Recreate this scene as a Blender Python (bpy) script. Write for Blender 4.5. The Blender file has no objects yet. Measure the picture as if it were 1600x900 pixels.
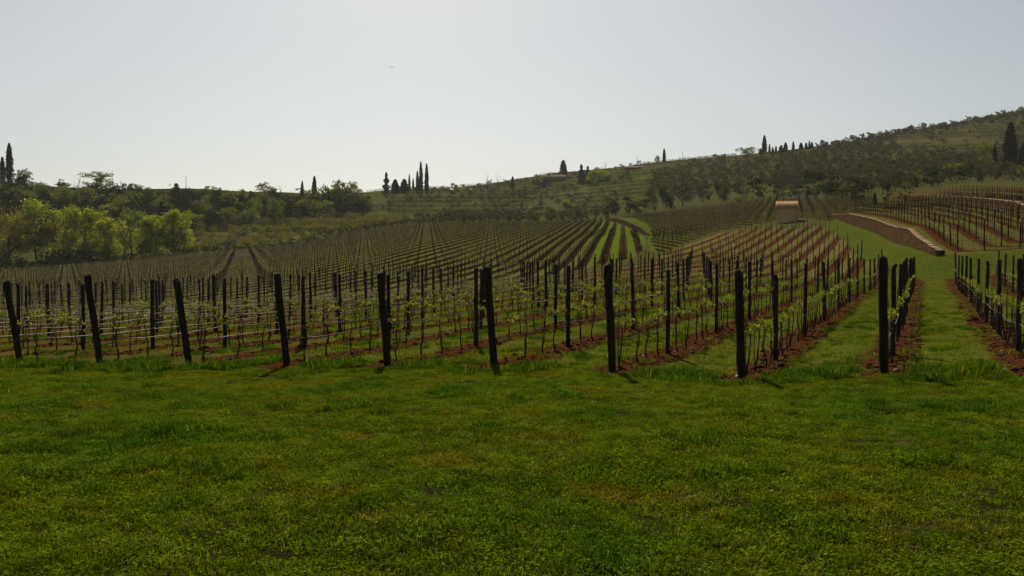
import bpy, math, random
import numpy as np
from math import radians as R

C = bpy.context.scene.collection
S = bpy.context.scene
rng = np.random.default_rng(7)
random.seed(7)

# ------------------------------------------------------------------ camera, sky, sun, exposure
F, CX, CY = 1333.33, 800.0, 450.0
EYE = 1.65
PITCH = math.atan(30 / F)
cam = bpy.data.cameras.new('camera'); cam_o = bpy.data.objects.new('camera', cam); C.objects.link(cam_o)
cam.sensor_width = 36; cam.lens = 36 * F / 1600; cam.clip_end = 5000; cam.clip_start = 0.05
cam_o.location = (0, 0, EYE); cam_o.rotation_euler = (R(90) - PITCH, 0, 0)
S.camera = cam_o

SUN_AZ, SUN_EL = R(-7), R(44)          # azimuth measured from +Y towards +X
w = bpy.data.worlds.new('World'); S.world = w; w.use_nodes = True
nt = w.node_tree; nt.nodes.clear()
sky = nt.nodes.new('ShaderNodeTexSky'); sky.sky_type = 'NISHITA'; sky.sun_disc = False
sky.sun_elevation = SUN_EL; sky.sun_rotation = SUN_AZ; sky.altitude = 200
sky.air_density = 1.0; sky.dust_density = 1.6; sky.ozone_density = 1.0
hs = nt.nodes.new('ShaderNodeHueSaturation'); hs.inputs['Saturation'].default_value = 0.55
bg = nt.nodes.new('ShaderNodeBackground'); bg.inputs['Strength'].default_value = 0.062
out = nt.nodes.new('ShaderNodeOutputWorld')
nt.links.new(sky.outputs[0], hs.inputs['Color']); tint = nt.nodes.new('ShaderNodeMix'); tint.data_type = 'RGBA'; tint.blend_type = 'MULTIPLY'; tint.inputs[0].default_value = 1; tint.inputs[7].default_value = (1.0, .98, .915, 1)
nt.links.new(hs.outputs[0], tint.inputs[6]); nt.links.new(tint.outputs[2], bg.inputs[0]); nt.links.new(bg.outputs[0], out.inputs[0])

sun = bpy.data.lights.new('sun', 'SUN'); sun.energy = 5.0; sun.angle = R(0.5); sun.color = (1, .88, .68)
sun_o = bpy.data.objects.new('sun', sun); C.objects.link(sun_o)
sun_o.rotation_euler = (R(90) - SUN_EL, 0, math.pi - SUN_AZ)
sun_o.location = (-40, 60, 120)
S.view_settings.view_transform = 'Standard'; S.view_settings.look = 'None'
S.view_settings.exposure = 0.38; S.view_settings.gamma = 1
S.cycles.use_denoising = True
S.cycles.max_bounces = 6; S.cycles.volume_bounces = 1; S.cycles.transparent_max_bounces = 8

# ------------------------------------------------------------------ helpers
def link(o, parent=None):
    C.objects.link(o)
    if parent is not None: o.parent = parent
    return o

def tag(o, label=None, cat=None, group=None, kind=None):
    if label: o['label'] = label
    if cat: o['category'] = cat
    if group: o['group'] = group
    if kind: o['kind'] = kind
    return o

def mesh_np(name, v, faces, mats=(), midx=None, attrs=None, smooth=False):
    """v (N,3); faces: list of int arrays (F,3) or (F,4)"""
    m = bpy.data.meshes.new(name)
    v = np.asarray(v, np.float32)
    faces = [np.asarray(f, np.int32) for f in faces if len(f)]
    m.vertices.add(len(v)); m.vertices.foreach_set('co', v.ravel())
    nl = sum(f.size for f in faces); nf = sum(len(f) for f in faces)
    m.loops.add(nl); m.polygons.add(nf)
    m.loops.foreach_set('vertex_index', np.concatenate([f.ravel() for f in faces]))
    tot = np.concatenate([np.full(len(f), f.shape[1], np.int32) for f in faces])
    st = np.concatenate([[0], np.cumsum(tot)[:-1]]).astype(np.int32)
    m.polygons.foreach_set('loop_start', st)
    m.update(calc_edges=True)
    for mt in mats: m.materials.append(mt)
    if midx is not None: m.polygons.foreach_set('material_index', np.asarray(midx, np.int32))
    if smooth: m.polygons.foreach_set('use_smooth', np.ones(nf, bool))
    for k, (dom, typ, arr) in (attrs or {}).items():
        a = m.attributes.new(k, typ, dom)
        arr = np.asarray(arr, np.float32)
        if typ == 'FLOAT_COLOR':
            if arr.shape[1] == 3: arr = np.concatenate([arr, np.ones((len(arr), 1), np.float32)], 1)
            a.data.foreach_set('color', arr.ravel())
        elif typ == 'FLOAT_VECTOR': a.data.foreach_set('vector', arr.ravel())
        elif typ == 'INT': a.data.foreach_set('value', arr.astype(np.int32).ravel())
        else: a.data.foreach_set('value', arr.ravel())
    m.validate()
    return m

class MB:
    """collects pieces into one mesh"""
    def __init__(s): s.v = []; s.f = {3: [], 4: []}; s.m = {3: [], 4: []}; s.c = {3: [], 4: []}; s.n = 0
    def add(s, v, f, mat=0, col=1.0):
        v = np.asarray(v, float); f = np.asarray(f, int)
        k = f.shape[1]
        s.v.append(v); s.f[k].append(f + s.n); s.m[k].append(np.full(len(f), mat)); 
        s.c[k].append(np.broadcast_to(np.asarray(col, float), (len(f),)) if np.ndim(col) < 2 else col)
        s.n += len(v)
    def add_more(s, v, fs, mat=0, col=1.0):
        v = np.asarray(v, float); s.v.append(v)
        for f in fs:
            f = np.asarray(f, int)
            if not len(f): continue
            k = f.shape[1]
            s.f[k].append(f + s.n); s.m[k].append(np.full(len(f), mat)); s.c[k].append(np.full(len(f), float(col)))
        s.n += len(v)
    def tube(s, p, r, n=5, mat=0, cap=True, col=1.0):
        v, fs = tube(p, r, n, cap); s.add_more(v, fs, mat, col)
    def box(s, x0, x1, y0, y1, z0, z1, mat=0):
        v = [(x, y, z) for z in (z0, z1) for y in (y0, y1) for x in (x0, x1)]
        s.add(v, [(0, 2, 3, 1), (4, 5, 7, 6), (0, 1, 5, 4), (2, 6, 7, 3), (0, 4, 6, 2), (1, 3, 7, 5)], mat)
    def mesh(s, name, mats, smooth=False):
        fs, ms, cs = [], [], []
        for k in (3, 4):
            if s.f[k]:
                fs.append(np.concatenate(s.f[k])); ms.append(np.concatenate(s.m[k])); cs.append(np.concatenate(s.c[k]))
        return mesh_np(name, np.concatenate(s.v), fs, mats, np.concatenate(ms), {'lc': ('FACE', 'FLOAT', np.concatenate(cs))}, smooth)
    def build(s, name, mats, parent=None, smooth=False):
        return link(bpy.data.objects.new(name, s.mesh(name, mats, smooth)), parent)

def tube(p, r, n=5, cap=True):
    p = np.asarray(p, float); k = len(p); r = np.broadcast_to(np.asarray(r, float), (k,))
    d = np.gradient(p, axis=0); d /= np.linalg.norm(d, axis=1)[:, None] + 1e-9
    up = np.where(np.abs(d[:, 2:3]) > .9, np.array([[1., 0, 0]]), np.array([[0, 0, 1.]]))
    if abs(d[:, 2]).max() > .9 and abs(d[:, 2]).min() < .9: up = np.broadcast_to(np.array([[.6, .75, .27]]), (k, 3))
    a = np.cross(d, up); a /= np.linalg.norm(a, axis=1)[:, None] + 1e-9; b = np.cross(d, a)
    t = np.arange(n) / n * 2 * np.pi
    v = (p[:, None] + r[:, None, None] * (np.cos(t)[None, :, None] * a[:, None] + np.sin(t)[None, :, None] * b[:, None])).reshape(-1, 3)
    i = np.arange(k - 1)[:, None] * n; j = np.arange(n)[None]; j2 = (j + 1) % n
    q = np.stack([i + j, i + j2, i + n + j2, i + n + j], -1).reshape(-1, 4)
    fs = [q]
    if cap:
        v = np.concatenate([v, p[:1], p[-1:]]); c0, c1 = k * n, k * n + 1
        jj = np.arange(n); j3 = (jj + 1) % n; e = (k - 1) * n
        fs.append(np.concatenate([np.stack([jj * 0 + c0, j3, jj], -1), np.stack([jj * 0 + c1, e + jj, e + j3], -1)]))
    return v, fs

def vnoise(x, y, sc, seed):
    g = np.random.default_rng(seed); G = g.random((64, 64)); u, v = x * sc, y * sc
    i, j = np.floor(u).astype(int), np.floor(v).astype(int); fu, fv = u - i, v - j; fu = fu * fu * (3 - 2 * fu); fv = fv * fv * (3 - 2 * fv)
    q = lambda a, b: G[a % 64, b % 64]
    return (q(i, j) * (1 - fu) + q(i + 1, j) * fu) * (1 - fv) + (q(i, j + 1) * (1 - fu) + q(i + 1, j + 1) * fu) * fv
vnoise_ = vnoise
def ordinal(n):
    w = ['zeroth', 'first', 'second', 'third', 'fourth', 'fifth', 'sixth', 'seventh', 'eighth', 'ninth', 'tenth', 'eleventh', 'twelfth']
    if n < len(w): return w[n]
    suf = 'th' if 10 <= n % 100 <= 20 else {1: 'st', 2: 'nd', 3: 'rd'}.get(n % 10, 'th')
    return f'{n}{suf}'

def W(px, Y): return (px - CX) / F * Y                     # sideways metres of an image column at depth Y
_F0, _F1 = [0, 30, 46, 54, 60, 66, 72, 75, 110, 150, 200, 230, 300, 400, 500, 650, 800, 1000], [0, 30, 55, 66, 76, 88, 102, 110, 165, 235, 315, 350, 425, 525, 625, 775, 900, 1100]
_R0, _R1 = [0, 75, 97, 110, 135, 160, 220, 280, 450, 530, 800, 1000], [0, 75, 100, 130, 180, 215, 290, 360, 560, 640, 900, 1100]
def ST(px, D):
    """true depth of a surveyed spot: the first survey of the valley came out too short"""
    s_ = min(1., max(0., (1420 - px) / 300))
    return s_ * float(np.interp(D, _F0, _F1)) + (1 - s_) * float(np.interp(D, _R0, _R1))
def ZP(py, Y): return EYE - (py - 420) * Y / F             # height of an image row at depth Y

# ------------------------------------------------------------------ terrain
ctrl = []                                                   # (x, y, z)
def cz(px, *pts):                                           # depth, height
    for Y, z in pts:
        Y2 = ST(px, Y); ctrl.append((W(px, Y2), Y2, EYE + (z - EYE) * Y2 / Y))
def cp(px, *pts):                                           # depth, image row
    for Y, py in pts:
        Y2 = ST(px, Y); ctrl.append((W(px, Y2), Y2, ZP(py, Y2)))
for px in (-500, 0, 400, 800, 1200, 1600, 2100):
    cz(px, (2, 0), (5, 0.0))
    cz(px, (10, -.1 if px > 700 else -.2))
cz(0, (20.9, -.70), (30, -.85), (46, -.95), (60, -.85), (80, -.5), (110, .2)); cp(0, (140, 425), (172, 416), (200, 406), (245, 350), (300, 303), (340, 288), (420, 300), (700, 330))
cz(300, (19.5, -.55), (30, -.62), (46, -.62), (60, -.3), (80, .4), (110, 1.6)); cp(300, (150, 408), (180, 397), (230, 385), (270, 352), (310, 316), (350, 297), (450, 305), (700, 330))
cp(450, (210, 383), (250, 370), (290, 345), (330, 324), (370, 304), (450, 305))
cz(640, (18.2, -.4), (30, -.32), (42, -.1), (52, .2), (70, 1.2), (90, 2.8), (110, 4.4), (150, 7.6)); cp(640, (200, 354), (230, 349), (260, 350), (300, 338), (340, 325), (390, 311), (430, 299), (480, 295), (600, 304), (800, 315))
cz(860, (80, 2.3), (110, 4.8), (150, 8.2)); cp(860, (200, 349), (220, 346), (260, 341), (320, 323), (400, 306), (470, 291), (540, 272), (600, 273), (800, 285))
cp(930, (16.6, 577)); cz(930, (30, -.02), (45, .5), (64, 1.4), (80, 2.9), (110, 5.5), (150, 8.8), (195, 12.7))
cp(1040, (130, 367), (160, 353), (200, 335), (240, 323), (300, 301), (380, 278), (460, 258), (520, 252), (640, 260), (800, 270))
cz(1160, (15.9, -.42), (30, -.1), (45, .5), (60, 1.2), (75, 2.4), (90, 4.2), (105, 6.2), (118, 8.0)); cp(1200, (160, 325), (210, 308), (280, 285), (380, 258), (470, 240), (520, 238), (650, 248), (800, 260))
cz(1330, (15, -.25), (30, -.08), (45, .35), (60, .75), (72, 2.1), (90, 4.6), (110, 7.6))
cz(1440, (15, -.2), (30, -.05), (45, .3), (57, .62), (62, 1.35), (67, 2.3))
cp(1400, (76, 392), (100, 355), (135, 322), (180, 300), (240, 278), (320, 255), (420, 226), (500, 208), (640, 216), (800, 225))
cz(1600, (17, -.1), (30, 0), (44, .42), (55, 1.0)); cp(1600, (62, 400), (80, 377), (97, 355), (120, 326), (160, 300), (220, 275), (280, 262), (360, 235), (450, 200), (530, 175), (680, 183), (800, 195))
cp(2100, (60, 405), (80, 380), (120, 320), (220, 268), (360, 225), (530, 168), (680, 172))
cp(-500, (30, 528), (60, 480), (110, 440), (140, 428), (200, 408), (245, 352), (300, 303), (340, 290), (420, 300), (700, 330))
ctrl = np.array(ctrl)
def ab(x, y):
    r = np.hypot(x, y); th = np.arctan2(x, y)
    th = np.clip(th, -.8, .8)
    return np.stack([th * 2.6, np.log(np.maximum(r, 1.5))], -1), np.maximum(r, 1.5)
P, rr = ab(ctrl[:, 0], ctrl[:, 1]); wv = ctrl[:, 2] / rr
def tps(d2): return np.where(d2 > 1e-12, .5 * d2 * np.log(np.maximum(d2, 1e-12)), 0)
n = len(P); d2 = ((P[:, None] - P[None]) ** 2).sum(-1)
A = np.zeros((n + 3, n + 3)); A[:n, :n] = tps(d2) + np.eye(n) * 2e-4; A[:n, n] = 1; A[:n, n + 1:] = P; A[n:, :n] = A[:n, n:].T
sol = np.linalg.solve(A, np.concatenate([wv, np.zeros(3)]))

def raw(*pts): return np.array([(W(px, Y), Y) for px, Y in pts])
WALL1 = raw((1300, 162), (1322, 143), (1345, 124), (1375, 104), (1400, 90), (1440, 74), (1460, 69), (1471, 67.3))
WALL1X = np.concatenate([WALL1, raw((1560, 64.5), (1700, 62.5), (2000, 61))])      # the terrace edge runs on as a grass bank
WALL2 = raw((1385, 178), (1430, 160), (1480, 139), (1540, 118), (1600, 100), (1680, 90))
def raw_st(*pts): return raw(*[(px, ST(px, Y)) for px, Y in pts])
WALL3 = raw_st((946, 196), (965, 178), (990, 150), (1014, 127))
def seg_dist(x, y, pl):
    """distance to a polyline and its side (positive to the left of its direction) and arc parameter"""
    best = np.full(np.shape(x), 1e9); side = np.zeros(np.shape(x)); par = np.zeros(np.shape(x)); s0 = 0.
    for a, b in zip(pl[:-1], pl[1:]):
        d = b - a; L = np.hypot(*d)
        t = np.clip(((x - a[0]) * d[0] + (y - a[1]) * d[1]) / L ** 2, 0, 1)
        dx, dy = x - a[0] - t * d[0], y - a[1] - t * d[1]
        q = np.hypot(dx, dy); sd = d[0] * dy - d[1] * dx
        u = q < best - 1e-9
        best = np.where(u, q, best); side = np.where(u, sd, side); par = np.where(u, s0 + t * L, par); s0 += L
    return best, np.sign(side), par, s0
def sm(a, b, x): t = np.clip((x - a) / (b - a), 0, 1); return t * t * (3 - 2 * t)
def wall_step(x, y, pl, h, thick=.35, fade=30):
    d, s, par, L = seg_dist(x, y, pl)
    ht = h * np.minimum(sm(-.01, L * .25, par), 1) * (1 - .93 * sm(L * .80, L, par))
    return np.where(s > 0, ht * sm(thick, thick + .5, d) * (1 - sm(8, 8 + fade, d)), 0)
def relief(x, y):
    return (.022 * np.sin(1.9 * x + .7 * np.sin(1.3 * y)) * np.sin(1.6 * y + 1.1) + .03 * np.sin(.53 * x + 1.7) * np.sin(.61 * y + .4 * x)
            + .012 * np.sin(4.1 * x + 2.2 * y) * np.sin(3.7 * y - 1.2 * x))
def gz(x, y):
    x = np.atleast_1d(np.asarray(x, float)); y = np.atleast_1d(np.asarray(y, float)); o = np.empty(x.shape)
    xf, yf, of = x.ravel(), y.ravel(), o.ravel()
    res = np.empty(len(xf))
    for i in range(0, len(xf), 40000):
        q, r = ab(xf[i:i + 40000], yf[i:i + 40000])
        d2 = ((q[:, None] - P[None]) ** 2).sum(-1)
        wz = tps(d2) @ sol[:n] + sol[n] + q @ sol[n + 1:]
        yy = yf[i:i + 40000]; xx = xf[i:i + 40000]
        z = wz * r
        front = sm(-.2, .35, yy / np.maximum(r, 1e-6)) * sm(3, 9, np.hypot(xx, yy))
        z = z * front
        far = sm(950, 1150, r); z = z * (1 - far) + 30 * far
        z += relief(xx, yy) * (1 - sm(60, 140, r))
        z += wall_step(xx, yy, WALL1, 1.5) + wall_step(xx, yy, WALL2, 1.5) + wall_step(xx, yy, WALL3, 1.4, fade=30)
        # stepped terraces on the far hills
        tm = sm(370, 420, r) * (1 - sm(820, 860, r)) * front
        h = 4.4; k = np.floor(z / h); f = z / h - k
        z = z + tm * .8 * (h * (k + sm(.62, 1., f)) - z)
        res[i:i + 40000] = z
    return res.reshape(x.shape)
def g1(x, y): return float(gz(x, y)[0])

def poly(*pts): return np.array([(W(px, ST(px, Y)), ST(px, Y)) for px, Y in pts])
def inside(x, y, pg):
    x = np.asarray(x, float); y = np.asarray(y, float); c = np.zeros(x.shape, bool)
    for (x0, y0), (x1, y1) in zip(pg, np.roll(pg, -1, 0)):
        k = ((y0 > y) != (y1 > y)) & (x < (x1 - x0) * (y - y0) / (y1 - y0 + 1e-12) + x0)
        c ^= k
    return c
PATH = poly((-500, 45), (0, 46.5), (400, 48.2), (540, 51), (650, 53.5), (740, 57.3), (865, 61.5), (925, 66), (985, 71), (1012, 76), (1035, 84), (1060, 93), (1085, 104), (1130, 110), (1205, 113))
A_POLY = np.concatenate([[(-60, 35.05), (25, 8.7), (60, 6), (60, 58)], poly((1505, 57), (1440, 58.5), (1350, 72), (1320, 90), (1284, 107), (1200, 109), (1120, 104), (1075, 91), (1040, 80), (1022, 73.5), (985, 68.5), (925, 63.6), (865, 59), (740, 55), (650, 51), (540, 48.8), (400, 46), (0, 44), (-500, 42))])
B_POLY = poly((-400, 46), (0, 48.5), (400, 50.2), (540, 53.2), (650, 56), (740, 60), (865, 64.2), (925, 69), (985, 74.5), (1005, 85), (1012, 110), (1003, 132), (972, 165), (944, 192), (900, 205), (800, 216), (640, 230), (500, 210), (300, 180), (150, 160), (0, 140), (-400, 120))
C_POLY = poly((1016, 96), (1028, 80), (1042, 83), (1074, 94), (1116, 107), (1195, 115), (1255, 120), (1297, 113), (1372, 140), (1362, 168), (1292, 166), (1262, 182), (1200, 203), (1080, 214), (966, 208), (988, 178), (1010, 150), (1020, 125))
E_POLY = np.concatenate([WALL1X, raw((2200, 70), (1900, 80), (1680, 89), (1600, 99), (1540, 117), (1480, 138), (1430, 159), (1385, 177), (1325, 172))])
E2_POLY = np.concatenate([WALL2, raw((2000, 90), (2000, 200), (1600, 235), (1500, 250), (1400, 230), (1360, 200))])
DA = np.array([.436, .9]); NA = np.array([.9, -.436])
thB = R(7.4); DB = np.array([math.sin(thB), math.cos(thB)]); NB = np.array([DB[1], -DB[0]])
DC = np.array([-.12, .9928]); NC = np.array([DC[1], -DC[0]])
SP, U9 = 2.42, -.64

# rings and spokes: fine where the ground is seen at a grazing angle, coarse behind
rad = [0.6, 1.2]
while rad[-1] < 1500:
    r = rad[-1]; rad.append(r * (1.05 if r < 8 else 1.018 if r < 34 else 1.011 if r < 250 else 1.0065 if r < 790 else 1.05))
rad = np.array(rad)
ang = np.concatenate([np.arange(-48, 48.01, .16), np.arange(51, 309.1, 3)]) * math.pi / 180
na, nr = len(ang), len(rad)
GX = rad[:, None] * np.sin(ang)[None]; GY = rad[:, None] * np.cos(ang)[None]
GZ = gz(GX, GY)
gv = np.stack([GX, GY, GZ], -1).reshape(-1, 3)
gv = np.concatenate([gv, [[0, 0, 0]]])
i = np.arange(nr - 1)[:, None] * na; j = np.arange(na)[None]; j2 = (j + 1) % na
gq = np.stack([i + j, i + na + j, i + na + j2, i + j2], -1).reshape(-1, 4)
gt = np.stack([np.arange(na), (np.arange(na) + 1) % na, np.full(na, nr * na)], -1)[:, [0, 1, 2]]
gx, gy = gv[:, 0], gv[:, 1]
def mask(pg): return inside(gx, gy, pg).astype(float)
mA, mB, mC, mE, mE2 = mask(A_POLY), mask(B_POLY), mask(C_POLY), mask(E_POLY), mask(E2_POLY)
mC *= 1 - np.maximum(mE, mE2)
gr = np.hypot(gx, gy)
dP, _, _, _ = seg_dist(gx, gy, PATH)
mP = (1 - sm(.5, 1.15, dP)) * (1 - sm(90, 110, gr)) * (.25 + .45 * sm(.12, .4, dP))
dE, _, _, _ = seg_dist(gx, gy, WALL1X); dE2, _, _, _ = seg_dist(gx, gy, WALL2)
# distance to the nearest row in each block, in metres
def pp(t): return np.abs((t + .5) % 1 - .5)
row = np.full(len(gv), 9.)
for m, t in ((mE, dE / SP - .7), (mE2, dE2 / SP - .6)): row = np.where(m > .5, pp(t) * SP, row)
zone = np.zeros((len(gv), 3)); zone[:] = (.060, .064, .022)          # hill and field grass
def setz(m, c): zone[m > .5] = c
setz((gr > 400) & inside(gx, gy, poly((575, 300), (1150, 300), (1150, 545), (575, 545))), (.088, .098, .030)); setz(inside(gx, gy, poly((1380, 340), (1600, 340), (1600, 485), (1380, 470))), (.105, .100, .036)); setz(gr < 60, (.072, .085, .008)); setz(inside(gx, gy, poly((290, 190), (640, 235), (640, 330), (430, 292), (290, 255))), (.088, .100, .026)); zone[(gr < 26) & (gy > -5) & (gy < 17 - .31 * gx)] = (.026, .028, .007)  # last: ground under the lawn darkened, painting in shade between the tufts
setz(mB, (.098, .116, .024)); setz(mA, (.082, .095, .012)); setz(mC, (.062, .075, .022)); setz(mE, (.085, .088, .022)); setz(mE2, (.085, .070, .028))
dry = (mA > .5) & (gy > 72 + .1 * np.abs(gx - 20)); zone[(mA > .5) & (gx < -.16 * gy - 1.5)] = (.085, .070, .018); zone[dry] = (.125, .108, .032)
green = (mB > .5) & (gx > W(925, gy)); zone[green] = (.085, .125, .012)
wedge = inside(gx, gy, poly((946, 196), (975, 206), (1034, 150), (1050, 118), (1086, 105), (1055, 92), (1020, 80), (1010, 105), (1010, 130), (972, 165))) & (mB < .5)
zone[wedge] = (.068, .10, .013)
headland_pg = (np.concatenate([poly((1286, 108), (1322, 90), (1352, 72), (1440, 59), (1505, 57), (1800, 57)), raw((1800, 61.5), (1600, 63.5), (1480, 66.5), (1440, 73), (1400, 89), (1345, 123), (1300, 161))]))
headland = inside(gx, gy, headland_pg); zone[headland] = (.062, .085, .011)
attrs = {'zone': ('POINT', 'FLOAT_COLOR', zone), 'ma': ('POINT', 'FLOAT', mA), 'mb': ('POINT', 'FLOAT', mB), 'mc': ('POINT', 'FLOAT', mC),
         'mp': ('POINT', 'FLOAT', mP), 'row': ('POINT', 'FLOAT', row), 'me': ('POINT', 'FLOAT', np.maximum(mE, mE2))}

# ------------------------------------------------------------------ materials
class NT:
    def __init__(s, name):
        s.m = bpy.data.materials.new(name); s.m.use_nodes = True; s.t = s.m.node_tree; s.t.nodes.clear()
        s.o = s.t.nodes.new('ShaderNodeOutputMaterial')
    def n(s, typ, **kw):
        x = s.t.nodes.new(typ)
        for k, v in kw.items():
            if k.startswith('i_'): x.inputs[k[2:]].default_value = v
            else: setattr(x, k, v)
        return x
    def l(s, a, b): s.t.links.new(a, b)
    def math(s, op, a, b=None, c=None, clamp=False):
        x = s.n('ShaderNodeMath', operation=op, use_clamp=clamp)
        for k, v in enumerate((a, b, c)):
            if v is None: continue
            if hasattr(v, 'is_output'): s.l(v, x.inputs[k])
            else: x.inputs[k].default_value = v
        return x.outputs[0]
    def mix(s, f, a, b, blend='MIX'):
        x = s.n('ShaderNodeMix', data_type='RGBA', blend_type=blend)
        for k, v in ((0, f), (6, a), (7, b)):
            if hasattr(v, 'is_output'): s.l(v, x.inputs[k])
            else: x.inputs[k].default_value = v if k == 0 else (*v, 1)
        return x.outputs[2]
    def noise(s, scale, detail=4, rough=.6, vec=None):
        x = s.n('ShaderNodeTexNoise'); x.inputs['Scale'].default_value = scale; x.inputs['Detail'].default_value = detail; x.inputs['Roughness'].default_value = rough
        if vec is not None: s.l(vec, x.inputs['Vector'])
        return x.outputs[0]
    def ramp(s, f, a, b):
        x = s.n('ShaderNodeMapRange'); x.interpolation_type = 'SMOOTHSTEP'; s.l(f, x.inputs[0]); x.inputs[1].default_value = a; x.inputs[2].default_value = b
        return x.outputs[0]
    def attr(s, name, typ='GEOMETRY'): return s.n('ShaderNodeAttribute', attribute_name=name, attribute_type=typ)

def simple_mat(name, col, col2=None, scale=6, rough=.8, bump=.0, bscale=30, spec=.0, metallic=0, stretch=None):
    k = NT(name); tc = k.n('ShaderNodeTexCoord'); vec = tc.outputs['Object']
    if stretch:
        mp = k.n('ShaderNodeMapping'); mp.inputs['Scale'].default_value = stretch; k.l(vec, mp.inputs[0]); vec = mp.outputs[0]
    b = k.n('ShaderNodeBsdfPrincipled'); b.inputs['Roughness'].default_value = rough; b.inputs['Specular IOR Level'].default_value = spec; b.inputs['Metallic'].default_value = metallic
    f = k.ramp(k.noise(scale, 5, .65, vec), .3, .7)
    k.l(k.mix(f, col, col2 or tuple(c * .6 for c in col)), b.inputs['Base Color'])
    if bump:
        bp = k.n('ShaderNodeBump'); bp.inputs['Strength'].default_value = bump; bp.inputs['Distance'].default_value = .02
        k.l(k.noise(bscale, 4, .7, vec), bp.inputs['Height']); k.l(bp.outputs[0], b.inputs['Normal'])
    k.l(b.outputs[0], k.o.inputs[0]); return k.m

def leaf_mat(name, col, col2, trans=.4, rough=.6, spec=.15, wscale=.0):
    """leaf colours differ from clump to clump (attribute lc) and from plant to plant"""
    k = NT(name); oi = k.n('ShaderNodeObjectInfo')
    lc = k.attr('lc').outputs['Fac']
    base = k.mix(oi.outputs['Random'], col, col2)
    mul = k.n('ShaderNodeVectorMath', operation='SCALE'); k.l(base, mul.inputs[0]); k.l(lc, mul.inputs['Scale'])
    b = k.n('ShaderNodeBsdfDiffuse'); k.l(mul.outputs[0], b.inputs['Color'])
    t = k.n('ShaderNodeBsdfTranslucent'); k.l(k.mix(1, mul.outputs[0], (1.0, 1.05, .55), 'MULTIPLY'), t.inputs[0])
    x = k.n('ShaderNodeMixShader'); x.inputs[0].default_value = trans; k.l(b.outputs[0], x.inputs[1]); k.l(t.outputs[0], x.inputs[2])
    k.l(x.outputs[0], k.o.inputs[0]); return k.m

def ground_mat():
    k = NT('vineyard_ground'); geo = k.n('ShaderNodeNewGeometry'); pos = geo.outputs['Position']
    wob = k.math('MULTIPLY', k.math('SUBTRACT', k.noise(1.1, 5, .7, pos), .5), 1.1)
    wob2 = k.math('MULTIPLY', k.math('SUBTRACT', k.noise(.16, 2, .5, pos), .5), .35)
    def rowdist(nrm, off, bend=0):
        d = k.n('ShaderNodeVectorMath', operation='DOT_PRODUCT'); k.l(pos, d.inputs[0]); d.inputs[1].default_value = (nrm[0], nrm[1], 0)
        t = k.math('DIVIDE', k.math('SUBTRACT', d.outputs['Value'], off), SP)
        fr = k.math('FRACT', k.math('ADD', t, .5))
        return k.math('MULTIPLY', k.math('ABSOLUTE', k.math('SUBTRACT', fr, .5)), SP)
    def strip(dist, half, m):
        d = k.math('ADD', k.math('ADD', dist, wob), wob2)
        return k.math('MULTIPLY', k.math('SUBTRACT', 1, k.ramp(d, half - .12, half + .12)), m)
    a = lambda s: k.attr(s).outputs['Fac']
    soil = strip(rowdist(NA, U9), .56, a('ma'))
    soil = k.math('MAXIMUM', soil, strip(rowdist(NB, 0), .62, a('mb')))
    soil = k.math('MAXIMUM', soil, strip(rowdist(NC, 0), .66, a('mc')))
    soil = k.math('MAXIMUM', soil, strip(a('row'), .50, a('me')))
    z = k.attr('zone').outputs['Color']
    n1 = k.noise(.9, 4, .6, pos); n2 = k.noise(9, 6, .75, pos); n3 = k.noise(60, 3, .7, pos); n0 = k.noise(.12, 3, .6, pos)
    g = k.mix(k.ramp(n1, .45, .75), z, (.085, .070, .020))                         # straw and moss in patches
    g = k.mix(k.math('MULTIPLY', k.ramp(n0, .45, .75), .5), g, (.035, .062, .012))
    g = k.mix(k.ramp(n2, .35, .75), k.mix(1, g, (.55, .55, .5), 'MULTIPLY'), k.mix(1, g, (1.35, 1.35, 1.3), 'MULTIPLY'))
    s = k.mix(k.ramp(n2, .3, .7), (.030, .014, .006), (.074, .030, .013))
    s = k.mix(k.ramp(n3, .64, .74), s, (.13, .07, .04))
    s = k.mix(k.math('MAXIMUM', a('mb'), a('mc')), s, k.mix(1, s, (.42, .50, .50), 'MULTIPLY'))  # far strips: dark brown soil, with the vine rows' shade put into the colour
    c = k.mix(soil, g, s)
    p = k.mix(n2, (.13, .105, .055), (.20, .165, .095))
    edge = k.math('ADD', a('mp'), k.math('MULTIPLY', wob, .5))
    c = k.mix(k.math('MULTIPLY', k.ramp(edge, .40, .80), .55), c, p)
    # dry stone shows on the steep faces of the terraces
    nz = k.n('ShaderNodeSeparateXYZ'); k.l(geo.outputs['Normal'], nz.inputs[0])
    ln = k.n('ShaderNodeVectorMath', operation='LENGTH'); k.l(pos, ln.inputs[0])
    steep = k.math('MULTIPLY', k.math('SUBTRACT', 1, k.ramp(nz.outputs[2], .62, .86)), k.ramp(ln.outputs['Value'], 340, 400))
    c = k.mix(steep, c, (.075, .070, .048))
    b = k.n('ShaderNodeBsdfDiffuse'); k.l(c, b.inputs['Color'])
    bp = k.n('ShaderNodeBump'); bp.inputs['Strength'].default_value = .9; bp.inputs['Distance'].default_value = .05
    k.l(k.math('ADD', n2, k.math('MULTIPLY', n3, .4)), bp.inputs['Height']); k.l(bp.outputs[0], b.inputs['Normal'])
    k.l(b.outputs[0], k.o.inputs[0]); return k.m

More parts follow.
